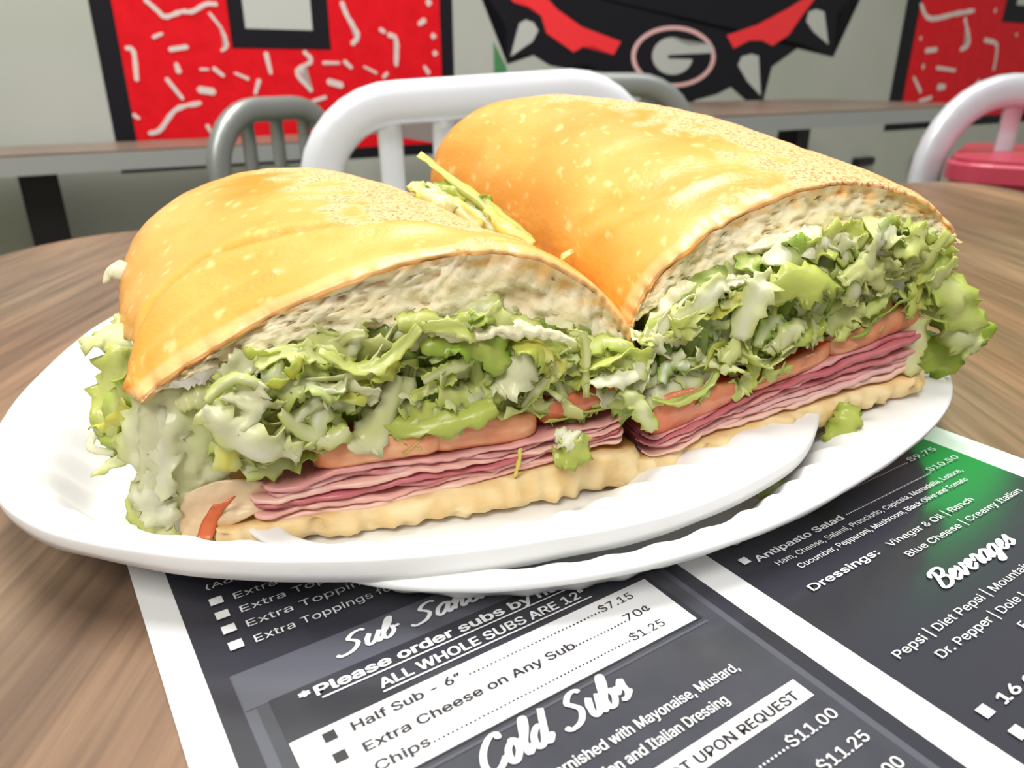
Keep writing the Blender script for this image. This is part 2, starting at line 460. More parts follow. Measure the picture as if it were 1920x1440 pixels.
far_table((1350, 217), (-0.45, 0.85), 0.46, 'far table under the spiked collar mural with brown top', (-0.3, 0.5), z=0.79)

# ------------------------------------------------------------------ chairs
def chair(center, yaw, wd, ztop, label, m, slats, rad=0.085, tube=0.03, thick=0.022, skew=0.0, seat_m=None, seat=True, lean=0.0, slw=0.026):
    """back frame centred at 'center' (x,y); local x along the back, local -y towards the sitter (seat side)"""
    t = empty('metal_chair', (center[0], center[1], 0), yaw)
    h = wd/2-tube/2
    zt = ztop-tube/2
    def ly(z): return lean*(z-0.45)
    path = [(-h, ly(0.02)*0, 0.02), (-h, 0, 0.25), (-h, 0, 0.45), (-h, ly(0.6), 0.60)]
    for k in range(9):
        a = PI-PI/2*k/8
        path.append((-h+rad+rad*math.cos(a), ly(zt), zt-rad+rad*math.sin(a)-skew*0.5))
    for k in range(9):
        a = PI/2-PI/2*k/8
        path.append((h-rad+rad*math.cos(a), ly(zt), zt-rad+rad*math.sin(a)+skew*0.5))
    path += [(h, ly(0.6), 0.60), (h, 0, 0.45), (h, 0, 0.25), (h, 0, 0.02)]
    # densify
    sweep('back_frame', path, tube, thick, m, t, up=(0, 1, 0), seg=14)
    for sx in slats:
        sweep('slat', [(sx, ly(zt)+0.0, zt-tube*0.3+skew*sx/h*0.5), (sx*0.97, ly(0.65), 0.65), (sx*0.93, -0.0, 0.46)], slw, 0.008, m, t, up=(0, 1, 0), n=10, seg=8, flat=0.5)
    if seat:
        pts = []
        for cx, cy, s in ((h-0.03, -0.36, -90), (h-0.03, -0.03, 0), (-h+0.03, -0.03, 90), (-h+0.03, -0.36, 180)):
            for k in range(6):
                a = R(s+90*k/5); pts.append((cx+0.03*math.cos(a), cy+0.03*math.sin(a)))
        prism('seat', pts, 0.43, 0.45, seat_m or m, t, 0.004)
        for s in (-1, 1):
            sweep('leg', [(s*(h-0.02), -0.35, 0.43), (s*h, -0.37, 0.0)], 0.026, 0.022, m, t, up=(0, 1, 0), n=4, seg=10)
            sweep('side_stretcher', [(s*h, -0.36, 0.2), (s*h, 0.0, 0.2)], 0.018, 0.014, m, t, up=(0, 0, 1), n=3, seg=8)
    tag(t, label, 'chair', None)
    return t
# the chair across the table
pl = PD(585, 300, 0.80); prr = PD(1212, 215, 0.90)
cx_, cy_ = (pl.x+prr.x)/2, (pl.y+prr.y)/2
chair((cx_, cy_), math.atan2(prr.y-pl.y, prr.x-pl.x), (prr-pl).xy.length+0.03, 0.851, 'bright brushed aluminium chair with slatted back directly across the table', M['alu'],
      (-0.105, -0.047, 0.012, 0.07), rad=0.085, tube=0.044, skew=0.011)
ch2 = PD(520, 250, 1.02)
chair((ch2.x, ch2.y), R(-118), 0.235, 0.825, 'dull grey metal chair seen edge-on, left of the bright chair across the table', M['alu_dark'], (-0.05, 0.0, 0.05), rad=0.07, tube=0.03, slw=0.02)
ch3 = PD(1150, 230, 1.06)
chair((ch3.x, ch3.y), R(194), 0.25, 0.853, 'grey metal chair mostly hidden behind the bright chair and long roll', M['alu_dark'], (-0.05, 0.0, 0.05), rad=0.08, tube=0.03)
ch4 = PD(1915, 250, 0.92)
chair((ch4.x, ch4.y), R(192), 0.275, 0.852, 'silver metal chair at the right edge of the picture behind red cushion', M['alu_mid'], (0.02, -0.05), rad=0.09, tube=0.037)
# red padded stool
rs = G(1766, 316, 0.758)
def stool():
    t = empty('padded_stool', (rs.x, rs.y, 0), 0)
    def rr_pts(x0, y0, x1, y1, r, n=6):
        o = []
        for cx, cy, s in ((x1-r, y0+r, -90), (x1-r, y1-r, 0), (x0+r, y1-r, 90), (x0+r, y0+r, 180)):
            for k in range(n+1):
                a = R(s+90*k/n); o.append((cx+r*math.cos(a), cy+r*math.sin(a)))
        return o
    prism('cushion', rr_pts(0.0, -0.005, 0.3, 0.26, 0.045), 0.740, 0.768, M['red_vinyl'], t, 0.006)
    prism('seat_pan', rr_pts(0.008, 0.003, 0.292, 0.252, 0.04), 0.720, 0.740, M['vinyl_dark'], t, 0.003)
    for x, y in ((0.04, 0.04), (0.26, 0.04), (0.04, 0.22), (0.26, 0.22)):
        sweep('leg', [(x, y, 0.720), (x+(x-0.15)*0.15, y+(y-0.13)*0.15, 0.0)], 0.022, 0.022, M['black_metal'], t, up=(0, 1, 0), n=3, seg=10)
    t.rotation_euler = (0, 0, R(-33))
    tag(t, 'red padded stool seat beyond the table corner in front of silver chair', 'stool')
stool()
# dark outlet covers low on the wall beyond
for px, wv, hv, lab in (((1713, 309), 0.02, 0.032, 'small upright dark box on the wall beside the silver chair post'), ((1612, 302), 0.045, 0.012, 'flat dark box low on the wall just above the long roll')):
    a, z = WL(*px)
    b = box('wall_box', (a-wv, -0.025, z-hv), (a+wv, -0.001, z+hv), M['black_metal'], None, 0.003)
    b.location = WO; b.rotation_euler = (0, 0, YAW)
    tag(b, lab, 'wall box')
# green lamp sign high on the wall
gs = empty('green_sign_lamp', WO+E1*3.3+E2*(-0.02)+Vector((0, 0, 2.42)), YAW)
box('lamp_panel', (-0.50, -0.03, -0.28), (0.40, -0.01, 0.28), M['green_glow'], gs, 0.004)
box('frame', (-0.53, -0.02, -0.31), (0.43, 0.0, 0.31), M['black_metal'], gs, 0.004)
tag(gs, 'green glowing sign lamp mounted high on the mural wall', 'sign')

# ------------------------------------------------------------------ the table in front
def dinner_table():
    t = empty('dining_table', (0.06, 0.35, 0), 0)
    cor = [(-0.350, -0.10, 0.05), (0.50, -0.16, 0.05), (0.474, 0.80, 0.075), (-0.306, 0.515, 0.075)]
    pts = []
    K = len(cor)
    for i in range(K):
        p = Vector(cor[i][:2]); a = Vector(cor[i-1][:2]); b = Vector(cor[(i+1) % K][:2]); r = cor[i][2]
        d1 = (a-p).normalized(); d2 = (b-p).normalized()
        for k in range(9):
            f = k/8
            q = (p+d1*r)*(1-f)**2+p*2*f*(1-f)+(p+d2*r)*f**2
            pts.append((q.x-0.06, q.y-0.35))
    prism('tabletop', pts, 0.725, 0.75, M['wood'], t, 0.0012)
    sweep('pedestal', [(0, 0, 0.03), (0, 0, 0.725)], 0.08, 0.08, M['black_metal'], t, up=(0, 1, 0), n=4, seg=20, flat=1)
    for a in range(4):
        sweep('foot', [(0.03*math.cos(a*PI/2), 0.03*math.sin(a*PI/2), 0.04), (0.28*math.cos(a*PI/2), 0.28*math.sin(a*PI/2), 0.02)], 0.05, 0.03, M['black_metal'], t, n=3, seg=8)
    tag(t, 'walnut laminate dining table holding the plates and menu', 'table')
dinner_table()

# ------------------------------------------------------------------ menu
MZ = 0.7502
menu = box('menu', (0.0047, -0.13, 0), (0.2252, 0.195, 0.0004), M['menu_white'])
menu.location = (0, 0, MZ); menu.rotation_euler = (0, 0, YAW)
tag(menu, 'laminated dark menu with white borders lying under the paper plates', 'menu')
def mrect(name, a0, b0, a1, b1, m, lay, lab=None):
    z = 0.0004+0.00006*lay
    o = box(name, (a0/1000, b0/1000, z-0.00005), (a1/1000, b1/1000, z), m, menu)
    if lab: o['label'] = lab
    return o
mrect('printed_panel', 11.2, -125, 107.3, 188, M['menu_dark'], 1)
mrect('printed_panel', 115.3, -125, 213.9, 188, M['menu_dark'], 1)
mrect('printed_frame', 15.0, -120, 103.6, 115.6, M['menu_light'], 2)
mrect('printed_panel', 17.0, -118, 102.0, 113.4, M['menu_mid'], 3)
mrect('printed_band', 15.2, 105.8, 98.5, 115.6, M['menu_light'], 4)
mrect('printed_box', 19.2, 79.4, 98.6, 106.0, M['menu_dark'], 5)
mrect('price_box', 19.3, 79.8, 97.3, 95.1, M['menu_white'], 6, 'white price box')
mrect('notice_bar', 30.0, 54.3, 99.7, 58.7, M['menu_white'], 6, 'white notice bar')
mrect('printed_line', 19.0, 78.0, 98.8, 78.6, M['menu_light'], 5)

font_items = []
FONT = None
try:                       # the sans face that ships inside Blender itself; otherwise its built-in default
    import os
    FONT = bpy.data.fonts.load(os.path.join(bpy.utils.system_resource('DATAFILES'), 'fonts', 'Inter.woff2'))
except Exception:
    FONT = None
def text(s, a0, b, a1, cap, m, bold=0.0, shear=0.0, lay=8, align_end=True, name='lettering', cond=None):
    cu = bpy.data.curves.new(name, 'FONT')
    cu.body = s; cu.size = 1.0;  cu.shear = shear; cu.resolution_u = 3
    cu.extrude = 0.0
    if FONT: cu.font = FONT
    o = bpy.data.objects.new(name, cu); C.objects.link(o)
    font_items.append((o, s, a0, b, a1, cap, m, lay, bold))
    return o
W_, D_ = M['ink_white'], M['ink_dark']
def dots(n, a0, b, a1, m):
    V, Fc = [], []
    for k in range(n):
        a = a0+(a1-a0)*k/(n-1); h = 0.19; o = len(V)
        V += [((a+x*h)/1000, (b+0.25+y*h)/1000, 0.0004+0.00006*8) for x, y in ((-1, -1), (1, -1), (1, 1), (-1, 1))]
        Fc.append((o, o+1, o+2, o+3))
    link('dot_leader', V, Fc, m, menu, smooth=False)
cn = 3.05
# left page, upper list
text('Extra Toppings for Calzone', 21.6, 121.7, 66, 3.0, W_)
text('Extra Topping Large', 21.5, 126.9, 60, 3.0, W_)
text('Extra Topping Small', 21.6, 132.0, 60, 3.0, W_)
text('Extra Cheese', 21.6, 137.0, 46, 3.0, W_)
text('(Add to any order)', 17.4, 143.2, 48, 2.6, W_, bold=0.0035)
for b in (138.5, 133.4, 128.4, 123.1): mrect('bullet', 16.9, b-1.1, 19.5, b+1.3, W_, 8)
text('*Please order subs by number', 24.0, 102.3, 91.2, 3.3, W_, bold=0.0154)
mrect('underline', 27.3, 101.3, 91.0, 101.6, W_, 8)
text('ALL WHOLE SUBS ARE 12"', 37.0, 97.6, 83.5, 3.2, W_, bold=0.0099)
mrect('underline', 36.8, 96.6, 84.0, 96.9, W_, 8)
text('Half Sub - 6”', 29.2, 91.6, 50.0, 2.75, D_, bold=0.0105)
dots(34, 51.7, 91.7, 82.0, D_)
text('$7.15', 82.6, 91.6, 91.2, 2.75, D_, bold=0.0045)
text('Extra Cheese on Any Sub', 29.2, 86.6, 72.0, 2.75, D_, bold=0.0105)
dots(15, 72.3, 86.7, 84.6, D_)
text('70¢', 85.2, 86.7, 91.6, 2.75, D_, bold=0.0045)
text('Chips', 29.2, 82.1, 38.6, 2.75, D_, bold=0.0105)
dots(50, 39.3, 82.1, 81.6, D_)
text('$1.25', 82.4, 81.9, 90.9, 2.75, D_, bold=0.0045)
for b in (92.9, 88.2, 83.5): mrect('bullet', 24.3, b-1.15, 26.5, b+0.95, D_, 8, 'dark bullet')
text('Garnished with Mayonaise, Mustard,', 50.5, 65.6, 93.6, 2.9, W_, bold=0.0050)
text('Lettuce, Onion and Italian Dressing', 45.5, 61.3, 86.0, 2.9, W_, bold=0.0050)
text('HOT UPON REQUEST', 64.6, 55.2, 97.1, 2.7, D_, bold=0.0105)
text('$11.00', 87.2, 49.1, 99.4, 2.9, W_, bold=0.0045)
dots(12, 76, 49.4, 86.4, W_)
text('$11.25', 87.4, 43.3, 99.5, 2.9, W_, bold=0.0045)
dots(12, 76, 43.6, 86.4, W_)
text('$12.00', 87.6, 37.3, 99.5, 2.9, W_, bold=0.0045)
# right page
text('Antipasto Salad', 122.8, 85.4, 154.4, 2.6, W_, bold=0.0121)
dots(46, 156.6, 86.0, 194.4, W_)
text('$10.50', 195.2, 86.6, 210.0, 2.5, W_, bold=0.0066)
text('Ham, Cheese, Salami, Prosciutto, Capicola, Mortadella, Lettuce,', 125.5, 82.0, 203.0, 2.2, W_, bold=0.0035)
text('Cucumber, Pepperoni, Mushroom, Black Olive and Tomato', 128.8, 78.6, 199.2, 2.2, W_, bold=0.0035)
mrect('bullet', 119.3, 86.4, 121.5, 88.5, W_, 8)
text('Dressings:', 124.3, 72.2, 148.3, 2.7, W_, bold=0.0121)
text('Vinegar & Oil | Ranch', 153.0, 72.3, 190.0, 2.5, W_, bold=0.0035)
text('Blue Cheese | Creamy Italian', 153.0, 67.7, 205.0, 2.5, W_, bold=0.0035)
text('Pepsi | Diet Pepsi | Mountain Dew', 120.6, 50.9, 182, 2.6, W_, bold=0.0035)
text('Dr. Pepper | Dole Lemonade', 127.4, 46.5, 178, 2.6, W_, bold=0.0035)
text('Fruit Punch', 149.0, 41.8, 168, 2.6, W_, bold=0.0035)
text('16 oz. Bottle', 125.6, 34.6, 158, 2.8, W_, bold=0.0121)
text('20 oz. Bottle', 125.6, 29.3, 158, 2.8, W_, bold=0.0121)
for b in (35.8, 30.5): mrect('bullet', 119.7, b-1.1, 122.3, b+1.1, W_, 8)
text('Chef Salad', 122.8, 92.6, 146, 2.6, W_, bold=0.0121)
dots(46, 150, 92.8, 194.4, W_)
text('$9.75', 196.2, 92.8, 209.5, 2.5, W_, bold=0.0066)
bpy.context.view_layer.update()
dg = bpy.context.evaluated_depsgraph_get()
for (o, s, a0, b, a1, cap, m, lay, bold) in font_items:
    me = bpy.data.meshes.new_from_object(o.evaluated_get(dg))
    n = len(me.vertices)
    co = np.empty(n*3, dtype=np.float32); me.vertices.foreach_get('co', co); co = co.reshape(-1, 3)
    x0, x1 = co[:, 0].min(), co[:, 0].max()
    sx = (a1-a0)/1000/(x1-x0)
    # cap height of the built-in face is about 0.73 of size
    sy = (cap/1000)/0.73 if cap else 0.0042
    co[:, 0] = a0/1000+(co[:, 0]-x0)*sx
    co[:, 1] = b/1000+co[:, 1]*sy
    co[:, 2] = 0.0004+0.00006*lay
    me.vertices.foreach_set('co', co.ravel()); me.update()
    if bold and cap:          # heavier weight: shifted copies of the same outlines
        fcs = [tuple(p.vertices) for p in me.polygons]
        d = bold*cap*3.6/1000
        ks = [(-1, 0), (1, 0), (0, 0.5), (0, -0.5), (0, 0)] if bold > 0.008 else [(-0.7, 0), (0.7, 0)]
        vs, ff = [], []
        for q, (kx, ky) in enumerate(ks):
            ff += [tuple(i+len(vs) for i in f) for f in fcs]
            vs += [(v[0]+kx*d, v[1]+ky*d, v[2]+q*0.000003) for v in co]
        me = bpy.data.meshes.new('lettering'); me.from_pydata(vs, [], ff); me.update()
    me.materials.clear(); me.materials.append(m)
    q = bpy.data.objects.new('lettering', me); C.objects.link(q); q.parent = menu
    old = o.data
    bpy.data.objects.remove(o); bpy.data.curves.remove(old)

# brush script, drawn as strokes: glyph = (advance, [stroke, ...]) in x-height units
GL = {
 'S': (1.15, [[(1.05, 1.45), (0.85, 1.62), (0.5, 1.55), (0.3, 1.2), (0.55, 0.95), (0.8, 0.6), (0.6, 0.12), (0.1, -0.02), (-0.15, 0.2)]]),
 'C': (1.1, [[(0.95, 1.3), (0.85, 1.6), (0.5, 1.5), (0.15, 1.0), (0.1, 0.4), (0.35, 0.0), (0.75, 0.1), (1.05, 0.45)]]),
 'B': (1.15, [[(0.35, 1.5), (0.3, 0.9), (0.1, 0.05)], [(-0.1, 1.2), (0.1, 1.55), (0.7, 1.65), (0.95, 1.35), (0.75, 0.95), (0.4, 0.88), (0.85, 0.8), (1.0, 0.4), (0.7, 0.0), (0.25, 0.0), (0.1, 0.25)]]),
 'u': (0.8, [[(0.0, 0.45), (0.15, 0.95), (0.08, 0.3), (0.22, 0.0), (0.45, 0.2), (0.62, 0.95), (0.55, 0.3), (0.65, 0.0), (0.85, 0.35)]]),
 'b': (0.75, [[(0.0, 0.4), (0.3, 1.1), (0.35, 1.65), (0.18, 1.6), (0.05, 0.8), (0.1, 0.1), (0.35, 0.0), (0.55, 0.4), (0.45, 0.8), (0.62, 0.7), (0.8, 0.75)]]),
 'a': (0.85, [[(0.6, 0.8), (0.4, 0.98), (0.1, 0.7), (0.05, 0.2), (0.25, 0.0), (0.5, 0.35), (0.65, 0.95), (0.58, 0.3), (0.68, 0.0), (0.9, 0.35)]]),
 'n': (0.85, [[(0.0, 0.6), (0.15, 0.95), (0.12, 0.0)], [(0.12, 0.3), (0.4, 0.95), (0.52, 0.8), (0.48, 0.2), (0.6, 0.0), (0.85, 0.35)]]),
 'd': (0.85, [[(0.55, 0.8), (0.35, 0.95), (0.08, 0.6), (0.08, 0.15), (0.3, 0.0), (0.52, 0.4), (0.75, 1.65), (0.6, 0.5), (0.65, 0.0), (0.9, 0.35)]]),
 'w': (1.05, [[(0.0, 0.6), (0.12, 0.95), (0.1, 0.2), (0.25, 0.0), (0.42, 0.3), (0.5, 0.95), (0.48, 0.2), (0.62, 0.0), (0.85, 0.4), (0.88, 0.95), (1.05, 0.85)]]),
 'i': (0.4, [[(0.0, 0.4), (0.15, 0.95), (0.08, 0.2), (0.2, 0.0), (0.42, 0.35)], [(0.22, 1.3), (0.24, 1.36)]]),
 'c': (0.65, [[(0.5, 0.75), (0.4, 0.98), (0.1, 0.7), (0.05, 0.2), (0.28, 0.0), (0.68, 0.35)]]),
 'h': (0.85, [[(0.0, 0.4), (0.3, 1.2), (0.32, 1.65), (0.15, 1.3), (0.08, 0.0)], [(0.08, 0.4), (0.4, 0.95), (0.5, 0.7), (0.46, 0.15), (0.6, 0.0), (0.85, 0.35)]]),
 'e': (0.65, [[(0.0, 0.3), (0.4, 0.65), (0.4, 0.95), (0.15, 0.8), (0.06, 0.3), (0.28, 0.0), (0.68, 0.35)]]),
 's': (0.6, [[(0.0, 0.35), (0.35, 1.0), (0.38, 0.65), (0.45, 0.25), (0.25, 0.0), (0.05, 0.1)], [(0.4, 0.1), (0.62, 0.35)]]),
 'o': (0.75, [[(0.35, 0.95), (0.08, 0.6), (0.1, 0.1), (0.32, 0.0), (0.55, 0.45), (0.42, 0.9), (0.3, 0.95), (0.5, 0.75), (0.8, 0.8)]]),
 'l': (0.45, [[(0.0, 0.4), (0.3, 1.15), (0.35, 1.62), (0.2, 1.55), (0.08, 0.6), (0.15, 0.0), (0.45, 0.35)]]),
 'v': (0.75, [[(0.0, 0.6), (0.12, 0.95), (0.12, 0.2), (0.25, 0.0), (0.5, 0.5), (0.5, 0.95), (0.75, 0.8)]]),
 'r': (0.65, [[(0.0, 0.5), (0.2, 1.0), (0.45, 0.85), (0.38, 0.3), (0.45, 0.0), (0.68, 0.35)]]),
 'g': (0.85, [[(0.6, 0.8), (0.4, 0.98), (0.1, 0.7), (0.05, 0.2), (0.25, 0.0), (0.5, 0.35), (0.62, 0.95), (0.45, -0.4), (0.15, -0.6), (0.1, -0.35), (0.85, 0.35)]]),
}
def script_text(s, a0, b, a1, xh, wdt):
    adv = 0; strokes = []
    for ch in s:
        if ch == ' ': adv += 0.8; continue
        wd, st = GL[ch]
        for q in st: strokes.append([(adv+x+0.32*y, y) for x, y in q])
        adv += wd
    x0 = min(p[0] for q in strokes for p in q); x1 = max(p[0] for q in strokes for p in q)
    V, Fc = [], []
    for q in strokes:
        P = catmull(q, max(6, 5*len(q)))
        P = [np.array((a0+(p[0]-x0)/(x1-x0)*(a1-a0), b+p[1]*xh)) for p in P]
        o = len(V)
        for i, p in enumerate(P):
            d = P[min(i+1, len(P)-1)]-P[max(i-1, 0)]; L_ = np.hypot(*d) or 1
            k = wdt*(0.62+0.38*abs(d[1]/L_)) * (0.55 if i in (0, len(P)-1) else 1)
            nx, ny = -0.8*k/2, 0.6*k/2          # broad nib
            nn = np.array((-d[1], d[0]))/L_*k/2*0.75
            nn = nn+np.array((nx, ny))*0.25*np.sign(nn[0]*nx+nn[1]*ny)
            z = 0.0004+0.00006*8+0.000004*(i % 5)
            V += [((p[0]+nn[0])/1000, (p[1]+nn[1])/1000, z), ((p[0]-nn[0])/1000, (p[1]-nn[1])/1000, z)]
        for i in range(len(P)-1):
            k = o+2*i; Fc.append((k, k+1, k+3, k+2))
    ob = link('script_lettering', V, Fc, W_, menu, smooth=False)
    ob['label'] = 'white brush script heading'
script_text('Sub Sandwiches', 33.2, 109.0, 84.5, 3.1, 0.95)
script_text('Cold Subs', 43.6, 71.8, 73.6, 4.0, 1.2)
script_text('Beverages', 148.2, 57.4, 179.8, 3.0, 1.15)

# ------------------------------------------------------------------ paper plates
def plate(cx, cy, knots, zf, label, seed, flutes=58, ramp=(0.60, 0.88), drop=0.0038, front=None):
    """knots: (angle deg, rim radius cm, rim height m)"""
    knots = sorted(knots)
    A = [k[0] for k in knots]
    A2 = [a-360 for a in A]+A+[a+360 for a in A]
    N = 480
    angs = [360*i/N for i in range(N)]
    def smooth(vals):
        v = [np.interp(a, A2, vals*3) for a in angs]
        k = 12
        return [sum(v[(i+j) % N] for j in range(-k, k+1))/(2*k+1) for i in range(N)]
    rim = smooth([k[1] for k in knots]); rz = smooth([k[2] for k in knots])
    r0, r1 = ramp
    fr_l = [0.0, 0.25, 0.5, r0-0.02]
    prof = [(f, 0.0, 0.0) for f in fr_l]
    for q in range(0, 11):
        t = q/10
        prof.append((r0+(r1-r0)*t, t*t*(3-2*t), math.sin(PI*min(1, t*1.05))**0.7 if t < 0.95 else 0.05))
    prof += [(r1+0.02, 1.0, 0.02), ((r1+1)/2, 1.0, 0.0), (0.982, 1.0, 0.0), (0.992, 0.99, 0.0)]
    V = []
    for i in range(N):
        a = R(angs[i]); r = rim[i]/100; H = rz[i]-zf
        if front:
            wt = math.exp(-((angs[i]-front[0])/front[1])**4)
            R0, R1 = r0+(front[2]-r0)*wt, r1+(front[3]-r1)*wt
        else: R0, R1 = r0, r1
        def rr(f):
            return np.interp(f, [0, r0, r1, 1], [0, R0, R1, 1])
        fl = math.sin(flutes*a+2.0*nz(3*math.cos(a), 3*math.sin(a), 0, seed))
        warp = 0.0006*nz(2.2*math.cos(a), 2.2*math.sin(a), 1.0, seed)+0.00025*nz(9*math.cos(a), 9*math.sin(a), 1.0, seed)
        row = []
        for (fr, fh, fa) in prof:
            z = zf+H*fh+0.0012*fa*fl + warp*max(0, (fr-0.5)*2)
            row.append((r*float(rr(fr)), z))
        zt = zf+H+warp
        dr = drop*(0.55+0.45*math.exp(-((angs[i]-282)/38)**2))
        row += [(r*0.9985, zt-0.0002), (r, zt-0.0007), (r*0.999, zt-dr*0.6), (r*0.997, zt-dr+0.0005*nz(8*math.cos(a), 8*math.sin(a), 5, seed))]
        for rr_, z in row:
            V.append((cx/100+rr_*math.cos(a), cy/100+rr_*math.sin(a), z))
    nv = len(prof)+4
    Fc = grid_faces(N, nv, 0, True)
    o = link('paper_plate', V, Fc, M['paper'])
    sm = o.modifiers.new('board', 'SOLIDIFY'); sm.thickness = 0.0004; sm.offset = -1
    tag(o, label, 'plate')
    rimz = [V[i*nv+nv-7][2] for i in range(N)]
    # pressed seams across the flat rim
    rnd = random.Random(seed)
    for a_ in range(8, 360, 21):
        a0 = a_+rnd.uniform(-4, 4); sl = rnd.choice((-1, 1))*rnd.uniform(0.2, 0.7)
        pts = []
        for fr in (max(r1+0.01, 0.955 if front else 0), 0.965, 0.975, 0.987):
            aa = a0+(fr-r1)*30*sl; i = int(aa/360*N) % N; r = rim[i]/100
            pts.append((cx/100+r*fr*math.cos(R(aa)), cy/100+r*fr*math.sin(R(aa)), rimz[i]+0.00012))
        sweep('pressed_seam', pts, 0.0004, 0.00022, M['paper'], o, seg=6)
    return o
def zi(a):      # rim height of the upper plate by bearing
    return float(np.interp(a % 360, [0, 90, 150, 180, 215, 260, 300, 330, 360], [0.7705, 0.776, 0.776, 0.775, 0.771, 0.7662, 0.7662, 0.768, 0.7705]))
def zo(a):
    return float(np.interp(a % 360, [0, 90, 180, 230, 270, 300, 330, 360], [0.7690, 0.7690, 0.766, 0.7595, 0.7615, 0.7635, 0.7660, 0.7690]))
def rim_knots(px, cen, zf_, hid):
    out = []
    for p in px:
        z = 0.768
        for _ in range(6):
            g = G(p[0], p[1], z)*100
            a = math.degrees(math.atan2(g.y-cen[1], g.x-cen[0])) % 360
            z = zf_(a)
        out.append((a, math.hypot(g.x-cen[0], g.y-cen[1]), z))
    return out+[(a, r, zf_(a)) for a, r in hid]
oc = (2.2, 23.3)
OUT = [(640, 1090), (850, 1102), (1100, 1078), (1300, 1030), (1420, 990), (1550, 930), (1650, 868), (1730, 810), (1775, 765), (1790, 720), (1775, 690)]
plate(oc[0], oc[1], rim_knots(OUT, oc, zo, [(20, 11.4), (60, 11.2), (100, 11.2), (140, 11.4), (180, 11.8), (212, 12.2)]), 0.7508,
      'white fluted paper plate underneath, its rim showing on the right', 3, ramp=(0.62, 0.885), drop=0.0016, front=(243, 66, 0.915, 0.965))
ic = (-2.8, 22.9)
INN = [(-10, 830), (0, 775), (60, 727), (185, 612), (0, 965), (100, 1000), (300, 1037), (500, 1052), (700, 1045), (1000, 1012), (1250, 965), (1400, 905), (1500, 850), (1545, 815), (1525, 770)]
plate(ic[0], ic[1], rim_knots(INN, ic, zi, [(20, 11.9), (60, 11.8), (100, 11.8), (125, 11.8)]), 0.7554,
      'upper white fluted paper plate carrying both sandwich halves', 8, ramp=(0.66, 0.905), drop=0.0056, front=(258, 46, 0.885, 0.96))

# ------------------------------------------------------------------ lettuce ribbons
LC = [lin((240, 240, 202)), lin((228, 232, 158)), lin((212, 220, 116)), lin((198, 212, 100)), lin((158, 188, 62)), lin((246, 245, 226)), lin((240, 230, 110))]
def mixc(a, b, t): return tuple(a[k]*(1-t)+b[k]*t for k in range(3))
def ribbon(spine, width, rnd, nrm, col0, col1, parent=None, name='lettuce_shred', n=22, m=7, ruffle=1.0, twist=0.6, cup=0.3, thick=0.0003, jag=1.0, rot0=0.0, taper=True):
    """a torn lettuce strip along 'spine' (metres)"""
    P = [Vector(p) for p in catmull(spine, n)]
    sd = rnd.random()*50
    V, cols = [], []
    top = []
    for i, p in enumerate(P):
        f = i/(n-1)
        t = (P[min(i+1, n-1)]-P[max(i-1, 0)]).normalized()
        s = t.cross(Vector(nrm)).normalized()
        q = Quaternion(t, rot0+twist*(f-0.5)*2+0.35*nz(f*2, sd))
        s = q @ s; u = s.cross(t)
        wv = width*(1.0 if not taper else (0.35+0.65*math.sin(PI*(0.08+0.84*f))**0.7))
        row = []
        for j in range(m):
            g = j/(m-1)*2-1
            edge = abs(g)**1.5
            ww = wv/2*(1+0.35*jag*edge*nz(f*9, g*3, sd))
            if j in (0, m-1) and jag: ww *= 1+0.28*jag*rnd.uniform(-1, 1)
            h = cup*wv*(1-g*g)*0.8+ruffle*width*0.16*nz(f*4.5, g*1.5, sd)+ruffle*edge*width*0.13*math.sin(f*(13+sd % 6)+g*2+sd)
            h += ruffle*width*0.025*nz(f*14, g*5, sd+9)
            v = p+s*(g*ww)+u*h+t*(jag*0.06*width*nz(g*3, f*3, sd+3))
            row.append(v)
            k = min(1, max(0, abs(g+0.3*nz(sd, f*2))*0.8+0.3*nz(f*3, g*2, sd)+0.15))
            cols.append(mixc(col0, col1, k))
        top.append(row)
    V = [v for r in top for v in r]
    nn = len(V)
    # underside
    for i in range(n):
        for j in range(m):
            a = top[min(i+1, n-1)][j]-top[max(i-1, 0)][j]; b = top[i][min(j+1, m-1)]-top[i][max(j-1, 0)]
            nv = a.cross(b)
            if nv.length > 1e-12: nv.normalize()
            V.append(top[i][j]-nv*thick)
    Fc = grid_faces(n, m)
    Fc += [tuple(reversed([q+nn for q in f])) for f in grid_faces(n, m)]
    for i in range(n-1):
        a, b = i*m, (i+1)*m; Fc.append((b, a, a+nn, b+nn))
        a, b = i*m+m-1, (i+1)*m+m-1; Fc.append((a, b, b+nn, a+nn))
    for j in range(m-1):
        Fc.append((j, j+1, j+1+nn, j+nn)); q = (n-1)*m+j; Fc.append((q+1, q, q+nn, q+1+nn))
    return link(name, V, Fc, M['lettuce'], parent, cols=cols+cols)
def pick(rnd, green=0.5):
    a = rnd.choice([LC[0], LC[0], LC[1], LC[5], LC[5], LC[1]] if rnd.random() > green*0.4 else [LC[1], LC[2], LC[6]])
    b = rnd.choice([LC[1], LC[2], LC[3], LC[3], LC[4]] if rnd.random() < 0.3+green*0.4 else [LC[0], LC[1], LC[2]])
    return a, b

